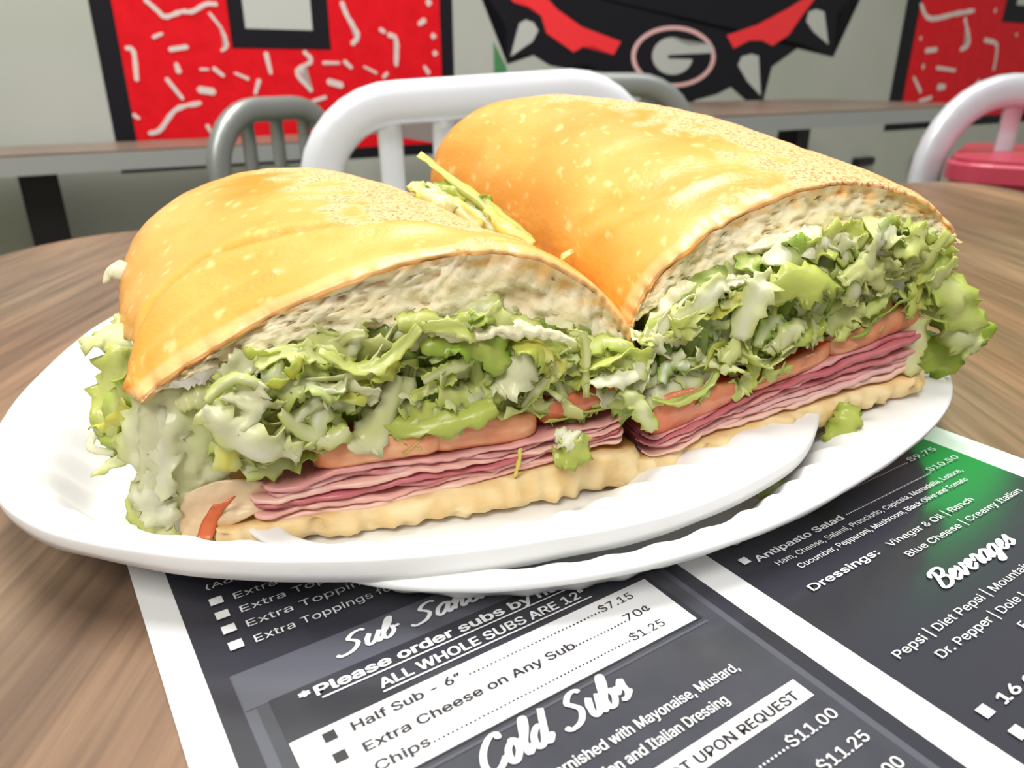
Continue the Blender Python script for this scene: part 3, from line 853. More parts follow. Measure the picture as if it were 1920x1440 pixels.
# ------------------------------------------------------------------ sandwich halves
CR_A, CR_B, CR_C = lin((222, 160, 68)), lin((210, 142, 46)), lin((230, 176, 94))
CR_D, CR_E = lin((176, 96, 38)), lin((238, 196, 142))
def interp_rows(st, s):
    K = len(st); P = [np.array(x, float) for x in st]
    t = s*(K-1); k = min(int(t), K-2); f = t-k
    p0 = P[k-1] if k > 0 else 2*P[0]-P[1]
    p1, p2 = P[k], P[k+1]
    p3 = P[k+2] if k+2 < K else 2*P[-1]-P[-2]
    return 0.5*((2*p1)+(-p0+p2)*f+(2*p0-5*p1+4*p2-p3)*f*f+(-p0+3*p1-3*p2+p3)*f**3)
def arch(row, ph):
    """row = Lx Ly Lz Cx Cy Cz Rx Ry Rz nL nR (cm above the table top)"""
    L_, C_, R_ = row[0:3], row[3:6], row[6:9]
    if ph <= PI/2:
        n = row[9]; h = 1-abs(math.cos(ph))**(2/n); v = abs(math.sin(ph))**(2/n)
        p = L_+(C_-L_)*np.array((h, h, v))
    else:
        n = row[10]; h = 1-abs(math.cos(ph))**(2/n); v = abs(math.sin(ph))**(2/n)
        p = R_+(C_-R_)*np.array((h, h, v))
    return p
def top_bun(parent, st, seed, patch, crease=None, crumb_frac=0.46):
    NU, NV = 150, 110
    rnd = random.Random(seed)
    g = np.zeros((NV, NU, 3))
    for j in range(NV):
        s = (j/(NV-1))
        row = interp_rows(st, s)
        for i in range(NU):
            ph = PI*i/(NU-1)
            g[j, i] = arch(row, ph)
    # normals
    du = np.gradient(g, axis=1); dv = np.gradient(g, axis=0)
    nr = np.cross(dv, du); ln = np.linalg.norm(nr, axis=2, keepdims=True); nr = nr/np.maximum(ln, 1e-9)
    mid = g.mean(axis=(0, 1))
    if np.sum(nr*(g-mid)) < 0: nr = -nr
    cols = np.zeros((NV, NU, 4))
    base = g.copy()
    for j in range(NV):
        s = j/(NV-1)
        for i in range(NU):
            f = i/(NU-1); p = base[j, i]
            d = 0.10*nz(p[0]*0.35, p[1]*0.35, p[2]*0.35, seed)+0.035*nz(p[0]*1.3, p[1]*1.3, p[2]*1.3, seed)
            pt = patch(f, s)
            pt = pt+0.55*nz(p[0]*1.4, p[1]*1.4, p[2]*1.4, seed+2)
            ptm = min(1, max(0, (pt-0.35)*4))
            d += ptm*(0.020*abs(nz(p[0]*11, p[1]*11, p[2]*11, seed))+0.012)
            lipd = min(f, 1-f)
            if lipd < 0.09:      # blistered lower lip
                d += (1-lipd/0.09)*0.07*abs(nz(p[0]*4, p[1]*4, p[2]*4, seed+5))
            if crease: d += crease(f, s)
            # torn front edge
            if j < 5:
                e = (5-j)/5
                d += -0.10*e*e
                g[j, i, 1] -= e*(0.22*nz(f*16, 0, 0, seed)+0.16*nz(f*50, 0, 0, seed))
            g[j, i] += nr[j, i]*d
            k = 0.5+0.9*nz(p[0]*0.45, p[1]*0.45, p[2]*0.45, seed+8)+0.35*nz(p[0]*1.8, p[1]*1.8, p[2]*2, seed+1)
            c = mixc(CR_A, CR_C, min(1, max(0, k)))
            k2 = 0.1+1.1*nz(p[0]*0.4+5, p[1]*0.4, p[2]*0.5, seed+4)
            if lipd < 0.2: k2 += (0.2-lipd)*4.5
            if s > 0.7: k2 += (s-0.7)*2.4
            c = mixc(c, CR_B, min(0.9, max(0, k2)))
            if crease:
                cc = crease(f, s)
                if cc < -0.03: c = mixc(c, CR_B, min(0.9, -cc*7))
            if lipd < 0.05: c = mixc(c, CR_D, min(0.7, (0.05-lipd)*10*(0.6+nz(p[0]*3, p[1]*3, 0, seed))))
            blis = nz(p[0]*3.2, p[1]*3.2, p[2]*3.2, seed+21)
            if blis > 0.46 and lipd > 0.06: c = mixc(c, lin((250, 214, 150)), min(0.5, (blis-0.46)*5))
            wr = abs(nz(p[0]*0.8+0.5*p[2], p[1]*0.8, p[2]*1.6, seed+31))
            if wr < 0.014 and nz(p[0]*0.6, p[1]*0.6, 7, seed) > 0.1: c = mixc(c, lin((250, 206, 128)), 0.4)
            if ptm > 0:
                sp = 0.5+0.5*nz(p[0]*9, p[1]*9, p[2]*9, seed+3)
                c = mixc(c, mixc(CR_E, CR_A, max(0, sp-0.55)*1.2), ptm*0.9)
            if j < 3: c = mixc(c, lin((236, 196, 140)), 0.5)
            cols[j, i] = (*c, ptm)
    lips = []
    for (dn, dy) in ((-0.20, 0.16), (-0.15, 0.02), (-0.10, -0.03), (-0.04, -0.03)):
        q = g[0]+nr[0]*dn; q[:, 1] += dy+np.array([0.05*nz(i*0.35, dn*20, 0, seed) for i in range(NU)])
        lips.append(q)
    g2 = np.concatenate([np.array(lips), g], axis=0)
    c2_ = np.concatenate([np.repeat(cols[0:1], 4, axis=0), cols], axis=0)
    for q in range(3):
        for i in range(NU): c2_[q, i, :3] = mixc(c2_[q, i, :3], lin((236, 190, 124)), 0.75)
    V = [tuple(p/100+np.array((0, 0, 0.75))) for p in g2.reshape(-1, 3)]
    crust = link('top_bun', V, grid_faces(NV+4, NU), M['crust'], parent, cols=c2_.reshape(-1, 4))
    # crumb: outer skin just under the crust, arched underside, rough cut face
    inner = g-nr*0.10
    NR = 22
    V2, C2 = [], []
    js = [0]+list(range(2, NV, 4))
    outer_front = inner[0].copy()
    def under(jj, ii):
        row = interp_rows(st, jj/(NV-1))
        Lp, Rp, Cp = row[0:3], row[6:9], row[3:6]
        f = ii/(NU-1)
        x = 0.5-0.5*math.cos(PI*f)
        q = (Lp*(1-x)+Rp*x)
        hgt = Cp[2]-(Lp[2]+Rp[2])/2
        z = q[2]+hgt*crumb_frac*math.sin(PI*x)**0.8
        o = inner[jj, ii]
        q2 = np.array((q[0]*0.94+o[0]*0.06, q[1]*0.94+o[1]*0.06, min(z, o[2]-0.06*math.sin(PI*f)-0.02)))
        return q2
    # front face grid NU x NR
    cre, whi, tan = lin((254, 238, 194)), lin((255, 246, 218)), lin((242, 192, 118))
    for i in range(NU):
        a = inner[0, i]; b = under(0, i)
        f = i/(NU-1)
        L_ = np.linalg.norm(a-b)
        for k in range(NR):
            t = k/(NR-1)
            p = a*(1-t)+b*t
            amp = min(1, t*6)*(0.6+0.4*math.sin(PI*f))
            n1 = nz(p[0]*2.2, p[2]*3.5, 0, seed+11); n2 = nz(p[0]*6, p[2]*9, 1, seed+12); n3 = nz(p[0]*16, p[2]*20, 2, seed+13)
            pit = max(0, n2-0.22)*0.32+max(0, n1-0.25)*0.4
            p = p+np.array((0, 1, 0))*(-0.10*(1-amp)+amp*(0.02+pit-0.08*n3+0.16*nz(p[0]*1.6, p[2]*1.6, 3, seed)))
            p[2] += amp*(0.05*n3)*(1 if k < NR-1 else 1)
            if k >= NR-3: p[2] += (k-NR+4)/3*0.14*nz(p[0]*5, 4, 0, seed+14)-0.02
            V2.append(p)
            c = mixc(tan, cre, min(1, max(0, t*L_*2.6-0.25+0.6*n1)))
            c = mixc(c, whi, max(0, min(1, 0.4+n1)))
            c = mixc(c, lin((232, 192, 124)), min(0.6, pit*2.6))
            C2.append(c)
    F2 = grid_faces(NU, NR)
    # underside going back
    off = len(V2)
    for jj in js:
        for i in range(NU):
            p = under(jj, i)+np.array((0, 0.22 if jj == 0 else 0, 0))
            V2.append(p); C2.append(cre)
    F2 += grid_faces(len(js), NU, off)
    for i in range(NU-1):
        F2.append((i*NR+NR-1, (i+1)*NR+NR-1, off+i+1, off+i))
    V2 = [tuple(np.array(p)/100+np.array((0, 0, 0.75))) for p in V2]
    crumb = link('crumb', V2, F2, M['crumb'], crust, cols=C2)
    crumb['label'] = 'pale torn bread crumb'
    return crust

class Face:
    """cut face frame: A, B bottom ends (cm, z above table), back direction"""
    def __init__(s, A, B, back, seed):
        s.A, s.B = np.array(A, float), np.array(B, float)
        d = s.B-s.A; s.len = float(np.hypot(d[0], d[1]))
        s.bk = np.array((back[0], back[1], 0.0)); s.bk /= np.linalg.norm(s.bk)
        s.seed = seed
    def P(s, u, dep, h, taper=0.0):
        c = (s.A+s.B)/2
        p = s.A*(1-u)+s.B*u
        k = 1-taper*max(0, dep)
        p = c+(p-c)*k
        p = p+s.bk*dep
        return np.array((p[0], p[1], p[2]+h))
def slab(name, fc, u0, u1, lo, hi, depth, m, parent, colf, front=0.0, wave=0.1, fray=0.12, seed=0, nu=70, nd=9, bulge=0.0, back_up=0.0, vamp=0.05, roundend=0.0):
    """a slice: lo(u), hi(u) heights cm, from the cut face going back by depth"""
    V, cols = [], []
    deps = [front+depth*(k/(nd-1))**1.6 for k in range(nd)]
    rings = []
    nh = 4
    for i in range(nu):
        f = i/(nu-1); u = u0+(u1-u0)*f
        wob = wave*nz(u*7, seed, 0, fc.seed)+0.4*wave*nz(u*22, seed, 0, fc.seed)
        fr = -fray*nz(u*9, 3, seed, fc.seed)-0.5*fray*nz(u*30, 5, seed, fc.seed)
        l, h = lo(u)+wob, hi(u)+wob+0.3*wave*nz(u*15, 9, seed)
        if roundend:
            e = min(f, 1-f)/roundend
            if e < 1:
                fr += (1-math.sqrt(max(0, 1-(1-e)**2)))*0.5
        mid = (l+h)/2; hf = max(0.02, (h-l)/2)
        ring = []
        # section from back-top, front-top, front face (nh), front-bottom, back-bottom
        for k in range(nd-1, 0, -1): ring.append((deps[k], h+back_up*deps[k], 0))
        for q in range(nh+1):
            t = q/nh; aa = PI/2-PI*t
            ring.append((deps[0]+fr-bulge*math.cos(aa)+vamp*nz(u*25, t*3, seed, 1)*0.5, mid+hf*math.sin(aa) if bulge else h+(l-h)*t, 1))
        for k in range(1, nd): ring.append((deps[k], l+back_up*deps[k], 2))
        for (dp, z, kd) in ring:
            V.append(fc.P(u, dp, z, 0.02)/100+np.array((0, 0, 0.75)))
            cols.append(colf(u, z, kd))
    nr_ = len(V)//nu
    Fc = grid_faces(nu, nr_)
    Fc.append(tuple(range(nr_))[::-1]); Fc.append(tuple(range((nu-1)*nr_, nu*nr_)))
    return link(name, V, Fc, m, parent, cols=cols)

HAMC = [lin((240, 184, 172)), lin((228, 156, 152)), lin((244, 204, 186)), lin((204, 118, 124)), lin((236, 178, 172)), lin((232, 190, 186)), lin((196, 104, 112))]
def half(root, st, fc, seed, base_t, ham, tom, let_lo, let_hi, patch, crease, nshred, ubun=(0.0, 1.0), uham=(0.05, 0.98)):
    rnd = random.Random(seed)
    top_bun(root, st, seed, patch, crease)
    # bottom bun
    c1, c2, c3 = lin((226, 192, 132)), lin((238, 218, 172)), lin((196, 142, 74))
    def cf(u, z, kd):
        if kd != 1: return c3
        k = 0.5+0.9*nz(u*20, z*6, 0, seed)
        return mixc(c1, c2, min(1, max(0, k)))
    bb = slab('bottom_bun', fc, ubun[0], ubun[1], lambda u: 0.0+0.06*nz(u*12, 0, 4, seed), base_t, 11, M['crumb'], root, cf, front=-0.12, wave=0.03, fray=0.2, seed=1, nu=150, bulge=0.16, vamp=0.5, roundend=0.06)
    # ham slices
    n = len(ham)-1
    k = 7
    for q in range(k):
        f0, f1 = q/k, (q+1)/k
        lo = lambda u, f0=f0: ham[0](u)+(ham[1](u)-ham[0](u))*f0+0.01
        hi = lambda u, f1=f1: ham[0](u)+(ham[1](u)-ham[0](u))*f1-0.005
        base = HAMC[(q*3+seed) % 7]; alt = HAMC[(q*5+2) % 7]
        def hc(u, z, kd, base=base, alt=alt, q=q):
            k_ = 0.5+1.1*nz(u*6, q*3, 0, seed)+0.3*nz(u*40, z*20, q, seed)
            c = mixc(base, alt, min(1, max(0, k_)))
            return mixc(c, lin((168, 66, 80)), 0.5) if kd == 0 else c
        slab('ham_slice', fc, uham[0]+rnd.uniform(-0.015, 0.03), uham[1]-rnd.uniform(0, 0.03), lo, hi, 9.5, M['ham'], root, hc,
             front=rnd.uniform(-0.05, 0.14), wave=0.10, fray=0.16, seed=10+q, nu=110, bulge=0.06, roundend=0.05)
    # tomato slices
    for q, (u0, u1, lo, hi, dk) in enumerate(tom):
        def tcf(u, z, kd, dk=dk, q=q):
            if kd != 1: return lin((206, 64, 34))
            k_ = 0.5+1.0*nz(u*22, z*3, q, seed)
            c = mixc(lin((244, 184, 136)), lin((236, 146, 98)), min(1, max(0, k_)))
            return mixc(c, lin((212, 84, 52)), dk)
        slab('tomato_slice', fc, u0, u1, lo, hi, 5.0, M['tomato'], root, tcf, front=0.02+0.06*q, wave=0.05, fray=0.06, seed=30+q, nu=40, bulge=0.10, roundend=0.2)
    # packed lettuce behind the shreds
    def lc(u, z, kd): 
        k_ = 0.5+nz(u*24, z*4, 0, seed)
        return mixc(lin((120, 146, 50)), lin((190, 204, 120)), min(1, max(0, k_)))
    lb = slab('packed_lettuce', fc, 0.05, 0.96, lambda u: let_lo(u)-0.1, lambda u: let_hi(u)+0.1, 8, M['lettuce'], root, lc, front=0.8, wave=0.15, fray=0.5, seed=50, nu=120, bulge=0.2, vamp=1.0)
    lb['kind'] = 'stuff'
    wdir = (fc.B-fc.A); wdir /= np.linalg.norm(wdir)
    for q in range(nshred):
        u = rnd.uniform(0.03, 0.97)
        t = rnd.random()
        lo, hi = let_lo(u), let_hi(u)
        z = lo+(hi-lo)*t
        dep = rnd.uniform(-0.15, 0.75)+0.12*(0.5-t)
        L_ = rnd.choice([rnd.uniform(0.7, 1.3), rnd.uniform(1.2, 2.4)]); wd = rnd.choice([rnd.uniform(0.2, 0.5), rnd.uniform(0.45, 0.95)])
        sl = rnd.gauss(0, 0.42)
        if rnd.random() < 0.14: sl += rnd.choice((-1.1, 1.1))
        bow = rnd.gauss(0, 0.22)*L_; dpb = rnd.uniform(-0.45, 0.25)*L_*0.6
        sp = []
        for e in (-1, -0.45, 0.1, 0.55, 1):
            along = e*L_/2*math.cos(sl); hh = e*L_/2*math.sin(sl)+bow*(1-e*e)
            zz = z+hh
            uu = u+along/fc.len
            uu = min(0.995, max(0.0, uu))
            zz = min(let_hi(uu)+0.08, max(let_lo(uu)-0.12, zz))
            sp.append(fc.P(uu, dep-dpb*(1-e*e)+rnd.uniform(-0.08, 0.08), zz, 0.02)/100+np.array((0, 0, 0.75)))
        fwd = -Vector(fc.bk)
        nrm = (fwd*rnd.uniform(0.2, 1.0)+Vector((0, 0, 1))*rnd.uniform(0.2, 1.0)*rnd.choice((1, 1, 1, -1))+Vector(wdir)*rnd.uniform(-0.3, 0.3)).normalized()
        a, b = pick(rnd, 0.55)
        ribbon(sp, wd/100, rnd, nrm, a, b, root, ruffle=rnd.uniform(0.5, 1.3), twist=rnd.uniform(-1.1, 1.1), cup=rnd.uniform(-0.35, 0.45), jag=1.2)
    return root

def blob_strip(name, pts, rad, m, parent, seed, n=40, seg=14, amp=0.45):
    P = [Vector(p) for p in catmull(pts, n)]
    V = []
    for i, p in enumerate(P):
        t = (P[min(i+1, n-1)]-P[max(i-1, 0)]).normalized()
        s = t.cross(Vector((0, 1, 0.3))).normalized(); u = s.cross(t)
        e = math.sin(PI*(i+0.3)/(n-0.4))**0.5
        for j in range(seg):
            a = 2*PI*j/seg
            r = rad*e*max(0.12, 1+amp*2.2*nz(i*0.33, math.cos(a)*0.8, math.sin(a)*0.8, seed)+0.8*amp*nz(i*0.9, 2*math.cos(a), 2*math.sin(a), seed))
            V.append(p+s*math.cos(a)*r+u*math.sin(a)*r)
    Fc = []
    for i in range(n-1):
        for j in range(seg):
            a = i*seg+j; b = i*seg+(j+1) % seg
            Fc.append((a, a+seg, b+seg, b))
    Fc.append(tuple(range(seg))[::-1]); Fc.append(tuple(range((n-1)*seg, n*seg)))
    return link(name, V, Fc, m, parent)

def sheet(name, ctrl, m, parent, col0=None, col1=None, nu=24, nv=24, amp=0.0012, thick=0.0006, seed=0, fr=250, fray=0.0):
    """surface through a grid of control points given as (photo x, photo y, distance)"""
    rows = [[np.array(PD(*q)) if len(q) == 3 else np.array(q) for q in r] for r in ctrl]
    R1 = [catmull(r, nv) for r in rows]
    S = [catmull([R1[k][j] for k in range(len(rows))], nu) for j in range(nv)]
    V, cols = [], []
    T = [[Vector(S[j][i]) for j in range(nv)] for i in range(nu)]
    for i in range(nu):
        for j in range(nv):
            p = T[i][j]
            a = T[min(i+1, nu-1)][j]-T[max(i-1, 0)][j]; b = T[i][min(j+1, nv-1)]-T[i][max(j-1, 0)]
            n_ = a.cross(b)
            if n_.length > 0: n_.normalize()
            q = p+n_*amp*(nz(p.x*fr, p.y*fr, p.z*fr, seed)+0.4*nz(p.x*fr*3, p.y*fr*3, p.z*fr*3, seed))
            if fray and (i in (0, nu-1) or j in (0, nv-1)):
                q += (Vector(T[nu//2][nv//2])-p)*fray*abs(nz(i*0.7, j*0.7, 0, seed))
            V.append(q)
            if col0: cols.append(mixc(col0, col1, min(1, max(0, 0.5+0.9*nz(p.x*90, p.y*90, p.z*90, seed+1)))))
    nn = len(V)
    V += [v+Vector((0, thick*0.6, -thick*0.5)) for v in V]
    Fc = grid_faces(nu, nv)+[tuple(reversed([q+nn for q in f])) for f in grid_faces(nu, nv)]
    for i in range(nu-1):
        for j in (0, nv-1):
            a, b = i*nv+j, (i+1)*nv+j; Fc.append((a, b, b+nn, a+nn))
    for j in range(nv-1):
        for i in (0, nu-1):
            a, b = i*nv+j, i*nv+j+1; Fc.append((a, b, b+nn, a+nn))
    return link(name, V, Fc, m, parent, cols=(cols+cols) if cols else None)

def lp(pts):       # piecewise-linear function
    X = [p[0] for p in pts]; Y = [p[1] for p in pts]
    return lambda u: float(np.interp(u, X, Y))

# ---- left half
left = empty('sandwich_half', (0, 0, 0))
tag(left, 'shorter cut half of the sub roll nearest the camera, on the left of the plate', 'sandwich')
stL = [  # L, C, R, nL, nR
    (-7.55, 13.7, 4.1, -0.9, 15.6, 6.85, 3.15, 16.9, 3.4, 1.42, 1.9),
    (-8.45, 15.7, 4.55, -2.3, 17.5, 6.95, 2.95, 18.9, 3.5, 1.7, 1.75),
    (-9.9, 18.0, 4.2, -3.7, 19.7, 7.08, 2.0, 21.0, 3.6, 1.9, 1.6),
    (-11.1, 20.7, 4.5, -5.0, 22.1, 7.3, 0.7, 23.3, 3.7, 2.1, 1.6),
    (-11.8, 23.3, 4.9, -6.3, 24.3, 7.38, -1.2, 25.3, 4.0, 2.1, 1.7),
    (-11.6, 25.8, 5.0, -7.3, 26.4, 7.1, -3.2, 27.0, 4.4, 2.1, 1.8),
    (-10.4, 27.8, 4.9, -7.9, 28.0, 6.0, -5.6, 28.2, 4.8, 2.0, 2.0)]
fL = Face((-6.1, 13.6, 0.66), (3.2, 16.4, 0.72), (-0.42, 0.91), 4)
def patchL(f, s):
    # dusted, cracked area right of the crown, running back
    c = 0.56+0.04*math.sin(s*3)
    return 0.95-abs(f-c)*5.2+(0.25 if 0.15 < s < 0.85 else -0.4)
def creaseL(f, s):
    # fold running from the left lip up and across the top
    x = [0.0, 0.12, 0.24, 0.36, 0.46, 0.6, 0.7]; y = [0.10, 0.19, 0.25, 0.24, 0.19, 0.10, 0.05]
    if f > 0.7: return 0
    sc = np.interp(f, x, y); fade = 1 if f < 0.5 else max(0, (0.7-f)/0.2)
    d = (s-sc)
    return fade*(-0.30*math.exp(-(d/0.022)**2)+0.20*math.exp(-((d+0.055)/0.05)**2))+(0.10*math.exp(-((s-0.03-0.25*f)/0.012)**2) if f < 0.3 else 0)
half(left, stL, fL, 4,
     lp([(0, 0.5), (0.3, 0.55), (0.6, 0.70), (0.9, 1.0), (1, 0.9)]),
     (lp([(0, 0.42), (0.3, 0.48), (0.6, 0.7), (0.9, 1.15), (1, 1.3)]), lp([(0, 1.25), (0.3, 1.55), (0.6, 1.5), (0.9, 1.75), (1, 2.1)])),
     [(0.20, 0.50, lp([(0, 1.5), (1, 1.75)]), lp([(0, 2.05), (0.3, 2.25), (0.5, 2.2)]), 0.0),
      (0.45, 0.74, lp([(0, 1.5), (1, 1.65)]), lp([(0.45, 2.2), (0.6, 2.35), (0.75, 2.15)]), 0.1),
      (0.74, 0.98, lp([(0.7, 1.75), (1, 2.3)]), lp([(0.7, 2.3), (1, 2.9)]), 0.6)],
     lp([(0, 1.9), (0.2, 1.9), (0.5, 2.15), (0.8, 2.1), (1, 2.4)]), lp([(0, 3.6), (0.12, 4.15), (0.35, 4.6), (0.6, 4.6), (0.85, 4.0), (1, 3.2)]),
     patchL, creaseL, 185, ubun=(-0.03, 1.01), uham=(0.06, 0.97))
rl = random.Random(77)
# pale leaf falling out on the left and the cheese draped under it
sheet('lettuce_leaf', [[(262, 735, .139), (330, 725, .142), (400, 735, .146), (470, 760, .150)],
                       [(255, 810, .137), (330, 810, .139), (410, 820, .143), (470, 830, .147)],
                       [(258, 890, .137), (310, 890, .138), (380, 890, .141), (440, 880, .145)],
                       [(250, 945, .137), (300, 960, .138), (345, 955, .139), (400, 930, .142)]], M['lettuce'], left, lin((244, 243, 210)), lin((226, 232, 176)), seed=5, amp=0.0018, fray=0.1)['label'] = 'large pale leaf'
sheet('cheese_slice', [[(345, 925, .139), (420, 900, .1405), (500, 905, .1415), (570, 925, .143)],
                       [(335, 960, .1375), (380, 945, .1385), (450, 935, .140), (520, 945, .1415)],
                       [(338, 1000, .1365), (362, 985, .137), (420, 965, .138), (480, 962, .139)],
                       [(350, 1012, .1362), (368, 1010, .1365), (385, 1000, .137), (425, 985, .138)]], M['cheese'], left, seed=6, amp=0.0008)
sheet('tomato_scrap', [[(400, 945, .1366), (440, 930, .1375)], [(378, 980, .1362), (415, 960, .137)], [(368, 1010, .136), (398, 1008, .1365)]], M['tomato'], left, lin((226, 110, 60)), lin((236, 140, 90)), nu=8, nv=6, thick=0.001, seed=3)
def rib(px, wd, a, b, parent, nrm=(0, -0.7, 0.7), name='lettuce_shred', **k):
    return ribbon([PD(*p) for p in px], wd/100, rl, nrm, a, b, parent, name=name, **{**dict(cup=0.2, ruffle=1.1), **k})
G0, G1, G2, G3, G4, G5, G6 = LC
# left side spill
rib([(300, 640, .165), (240, 640, .168), (200, 632, .17), (155, 655, .168)], 0.75, G0, G1, left, jag=0.5, n=14)
rib([(245, 600, .18), (225, 640, .175), (215, 700, .165)], 0.9, G0, G2, left)
rib([(240, 650, .160), (225, 720, .157), (215, 790, .152), (235, 850, .148)], 1.1, G1, G2, left, n=18, ruffle=1.4)
rib([(265, 700, .150), (235, 770, .15), (245, 850, .146)], 1.0, G1, G3, left, n=18, ruffle=1.5)
rib([(250, 760, .147), (210, 790, .15), (180, 780, .152)], 0.7, G6, G2, left, ruffle=1.5)
rib([(255, 850, .142), (215, 868, .144), (175, 892, .145)], 0.28, G0, G1, left, jag=0.3)
rib([(215, 805, .15), (180, 815, .152), (172, 840, .150), (215, 850, .147)], 0.18, G5, G0, left, jag=0.2, ruffle=0.3)
rib([(262, 900, .140), (262, 960, .139), (310, 995, .1375), (340, 1008, .137)], 0.55, G0, G2, left)
rib([(300, 880, .139), (290, 940, .138), (330, 980, .137)], 0.9, G5, G0, left)
rib([(275, 750, .143), (262, 830, .141), (275, 900, .139)], 0.9, G5, G1, left, n=18)
rib([(300, 760, .141), (310, 850, .139), (300, 930, .138)], 0.8, G5, G0, left, n=18)
rib([(245, 515, .20), (215, 505, .203), (197, 528, .203)], 0.55, G5, G0, left, jag=0.15, ruffle=0.4)
rib([(250, 492, .212), (238, 488, .212)], 0.5, G5, G5, left)
# feature pieces on the left face
rib([(470, 700, .146), (500, 740, .1435), (520, 790, .143), (470, 800, .1425), (450, 770, .143)], 0.75, G6, G0, left, n=20, ruffle=1.2)
rib([(480, 790, .142), (455, 830, .1415), (432, 868, .1415)], 0.35, G5, G0, left, jag=0.5)
rib([(330, 752, .141), (370, 748, .142), (410, 730, .1435)], 0.55, G0, G1, left)
rib([(400, 760, .143), (420, 810, .1435), (380, 850, .142)], 0.5, G1, G2, left)
rib([(500, 810, .1425), (560, 812, .1425), (615, 835, .1435)], 0.55, G5, G1, left)
rib([(1040, 860, .153), (1075, 850, .152), (1100, 815, .153)], 0.7, G2, G3, left, nrm=(0, -1, 0.2), n=18, ruffle=1.4)
rib([(1040, 812, .153), (1070, 825, .152), (1085, 835, .152)], 0.5, G5, G0, left)
rib([(975, 840, .1525), (972, 870, .152), (965, 895, .152)], 0.07, G6, G6, left, jag=0.1)
rib([(1165, 730, .158), (1195, 760, .157), (1225, 805, .157)], 0.5, G0, G3, left)
rib([(1105, 720, .156), (1150, 715, .157), (1195, 705, .159)], 0.4, G5, G0, left)
rib([(790, 655, .150), (850, 640, .151), (905, 650, .152), (950, 690, .152)], 0.8, G2, G4, left, ruffle=1.4)
rib([(700, 790, .1475), (760, 800, .148), (850, 790, .149), (930, 760, .150)], 0.6, G2, G3, left)
rib([(560, 650, .147), (600, 640, .148), (640, 670, .148), (600, 705, .147)], 0.7, G1, G2, left)

# ---- right half
right = empty('sandwich_half', (0, 0, 0))
tag(right, 'longer cut half of the sub roll behind, reaching right, tilted on the plate rim', 'sandwich')
stR = [
    (2.75, 17.2, 4.5, 8.2, 19.2, 7.80, 12.5, 20.7, 5.85, 1.75, 1.7),
    (2.2, 19.6, 4.9, 7.3, 21.5, 8.22, 12.1, 23.0, 5.8, 1.9, 1.75),
    (1.2, 22.2, 5.1, 6.0, 23.9, 8.70, 10.8, 25.2, 5.8, 2.05, 1.8),
    (0.0, 24.9, 5.2, 4.6, 26.3, 9.12, 9.0, 27.6, 5.9, 2.1, 1.85),
    (-1.5, 27.5, 5.5, 2.9, 28.7, 9.38, 7.0, 30.0, 6.1, 2.15, 1.9),
    (-3.1, 29.6, 6.0, 1.0, 30.8, 9.36, 4.6, 32.0, 6.4, 2.2, 2.0),
    (-3.1, 31.8, 6.4, -0.3, 32.6, 8.5, 2.4, 33.4, 6.8, 2.1, 2.0)]
fR = Face((3.25, 16.1, 0.72), (11.9, 19.9, 1.95), (-0.42, 0.91), 9)
def patchR(f, s):
    c = 0.56+0.03*math.sin(s*2.5)
    return 0.95-abs(f-c)*5.2+(0.2 if s < 0.8 else -0.5)
def creaseR(f, s):
    x = [0.1, 0.25, 0.4]; y = [0.22, 0.14, 0.10]
    if not 0.05 < f < 0.45: return 0
    sc = np.interp(f, x, y); fade = min(1, (f-0.05)/0.08, (0.45-f)/0.1)
    return fade*(0.07*math.exp(-((s-sc)/0.02)**2)-0.05*math.exp(-((s-sc-0.05)/0.03)**2))
half(right, stR, fR, 9,
     lp([(0, 0.75), (0.4, 0.75), (0.8, 0.5), (1, 0.5)]),
     (lp([(0, 0.8), (0.4, 0.8), (0.8, 0.6), (1, 0.7)]), lp([(0, 1.3), (0.3, 1.6), (0.6, 1.75), (1, 1.9)])),
     [(0.02, 0.30, lp([(0, 1.25), (0.3, 1.55)]), lp([(0, 2.3), (0.15, 2.3), (0.3, 1.95)]), 0.5),
      (0.30, 0.62, lp([(0.3, 1.6), (0.6, 1.7)]), lp([(0.3, 2.0), (0.6, 2.2)]), 0.25),
      (0.60, 0.97, lp([(0.6, 1.75), (1, 1.9)]), lp([(0.6, 2.3), (1, 2.8)]), 0.15)],
     lp([(0, 2.1), (0.3, 1.8), (0.6, 2.0), (0.8, 2.5), (1, 2.6)]), lp([(0, 3.6), (0.2, 4.6), (0.5, 5.0), (0.8, 4.8), (1, 4.2)]),
     patchR, creaseR, 175, ubun=(-0.02, 1.0), uham=(0.0, 0.97))
# mayonnaise under the crumb
blob_strip('mayonnaise', [PD(1215, 615, .171), PD(1270, 560, .1745), PD(1340, 540, .177), PD(1400, 520, .179)], 0.0026, M['mayo'], right, 3)
blob_strip('mayonnaise', [PD(1400, 470, .1815), PD(1480, 450, .184), PD(1570, 455, .187), PD(1640, 462, .190), PD(1700, 478, .192)], 0.0026, M['mayo'], right, 4, n=70)
blob_strip('mayonnaise', [PD(760, 600, .149), PD(860, 625, .1505), PD(980, 620, .153), PD(1090, 640, .156)], 0.0015, M['mayo'], left, 7, n=70)
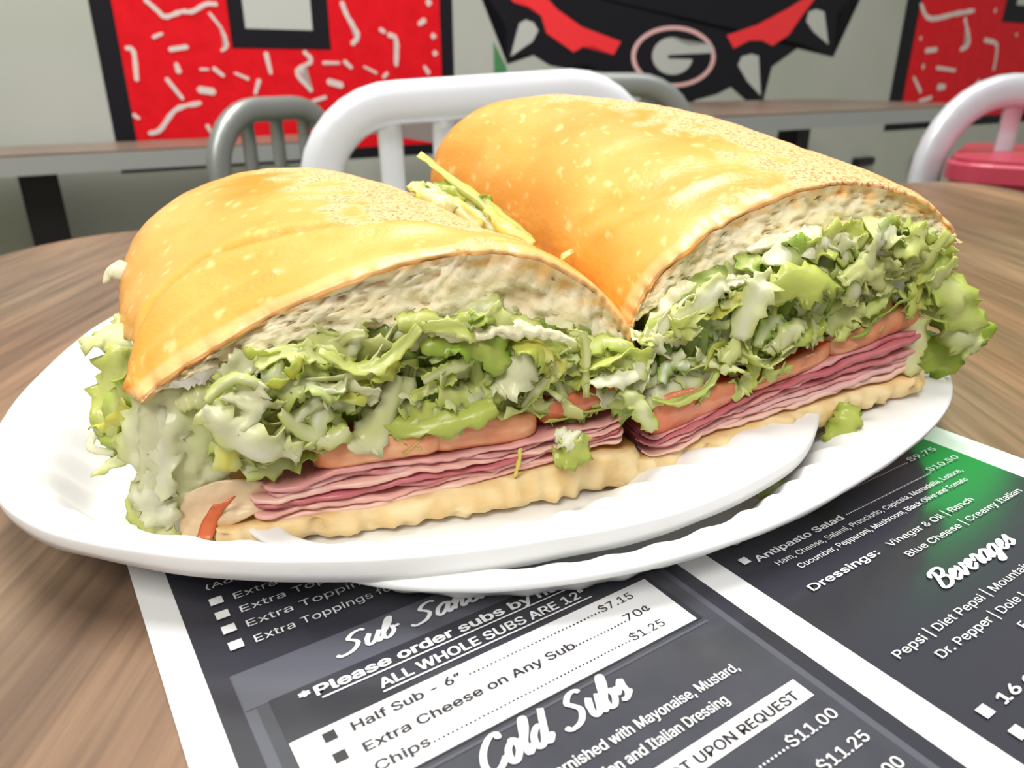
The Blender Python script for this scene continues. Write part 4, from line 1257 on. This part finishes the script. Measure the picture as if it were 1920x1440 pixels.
# right spill
rib([(1700, 520, .197), (1760, 530, .197), (1800, 580, .197), (1830, 620, .196)], 1.1, G1, G3, right, n=20, ruffle=1.3, nrm=(0, -1, 0.3))
rib([(1720, 560, .20), (1780, 600, .20), (1810, 640, .199), (1825, 655, .199)], 1.1, G0, G3, right, n=20, ruffle=1.6, nrm=(0, -1, 0.3))
rib([(1740, 600, .203), (1800, 625, .204), (1858, 630, .204)], 1.0, G3, G4, right, n=18, nrm=(0, -1, 0.3))
rib([(1700, 640, .205), (1750, 665, .206), (1795, 690, .206)], 1.2, G3, G4, right, n=18, nrm=(0, -1, 0.3))
rib([(1700, 590, .198), (1710, 640, .197), (1690, 700, .196)], 0.9, G0, G1, right, nrm=(0, -1, 0.1))
rib([(1200, 640, .166), (1250, 630, .168), (1290, 640, .170)], 0.45, G6, G0, right)
rib([(1270, 700, .168), (1305, 730, .168), (1325, 750, .169)], 0.5, G5, G2, right, nrm=(0, -1, 0.1))
rib([(1400, 500, .180), (1415, 520, .179), (1420, 535, .179)], 0.35, G5, G5, right, nrm=(0, -1, 0.1))
rib([(1450, 590, .181), (1470, 540, .182), (1500, 500, .184), (1530, 480, .186)], 1.0, G2, G4, right, nrm=(0, -1, 0.1), n=18)
rib([(1440, 560, .183), (1490, 570, .183), (1560, 540, .185)], 1.3, G3, G4, right, nrm=(0, -1, 0.1), n=18)
# shreds in the gap between the halves
for px, wd, a, b in (([(1000, 455, .222), (930, 400, .226), (850, 340, .232), (785, 290, .236)], 0.35, G1, G2), ([(960, 450, .222), (880, 395, .228), (800, 345, .232)], 0.55, G0, G1),
                     ([(900, 430, .222), (850, 385, .226), (800, 370, .228), (770, 345, .230)], 0.6, G0, G6), ([(890, 420, .226), (905, 395, .228), (912, 365, .229)], 0.5, G3, G4),
                     ([(1000, 460, .216), (950, 430, .220), (912, 392, .224)], 0.45, G1, G6), ([(870, 380, .229), (840, 355, .231), (815, 345, .233)], 0.5, G2, G3),
                     ([(850, 400, .224), (810, 372, .228), (772, 350, .230)], 0.7, G0, G1), ([(1075, 470, .206), (1060, 480, .205), (1055, 488, .204)], 0.18, G0, G6)):
    rib(px, wd, a, b, left, jag=0.6)

# loose lettuce on the plates
def loose(name_px, wd, a, b, label, **k):
    o = ribbon([PD(*p) for p in name_px], wd/100, rl, (0, -0.7, 0.7), a, b, None, name='lettuce_piece', **k)
    tag(o, label, 'lettuce')
loose([(1560, 850, .1775), (1575, 815, .178), (1590, 785, .179), (1600, 765, .181)], 0.85, G2, G3, 'bright green lettuce scrap on the lower plate right of the bread', n=18, ruffle=1.2)
loose([(1505, 878, .170), (1540, 862, .173), (1565, 848, .175)], 0.22, G1, G3, 'thin green lettuce sliver between the two plate rims', jag=0.4)
loose([(1415, 930, .160), (1440, 918, .162), (1470, 905, .164)], 0.3, G1, G3, 'olive lettuce sliver peeking from under the upper plate rim', jag=0.4)
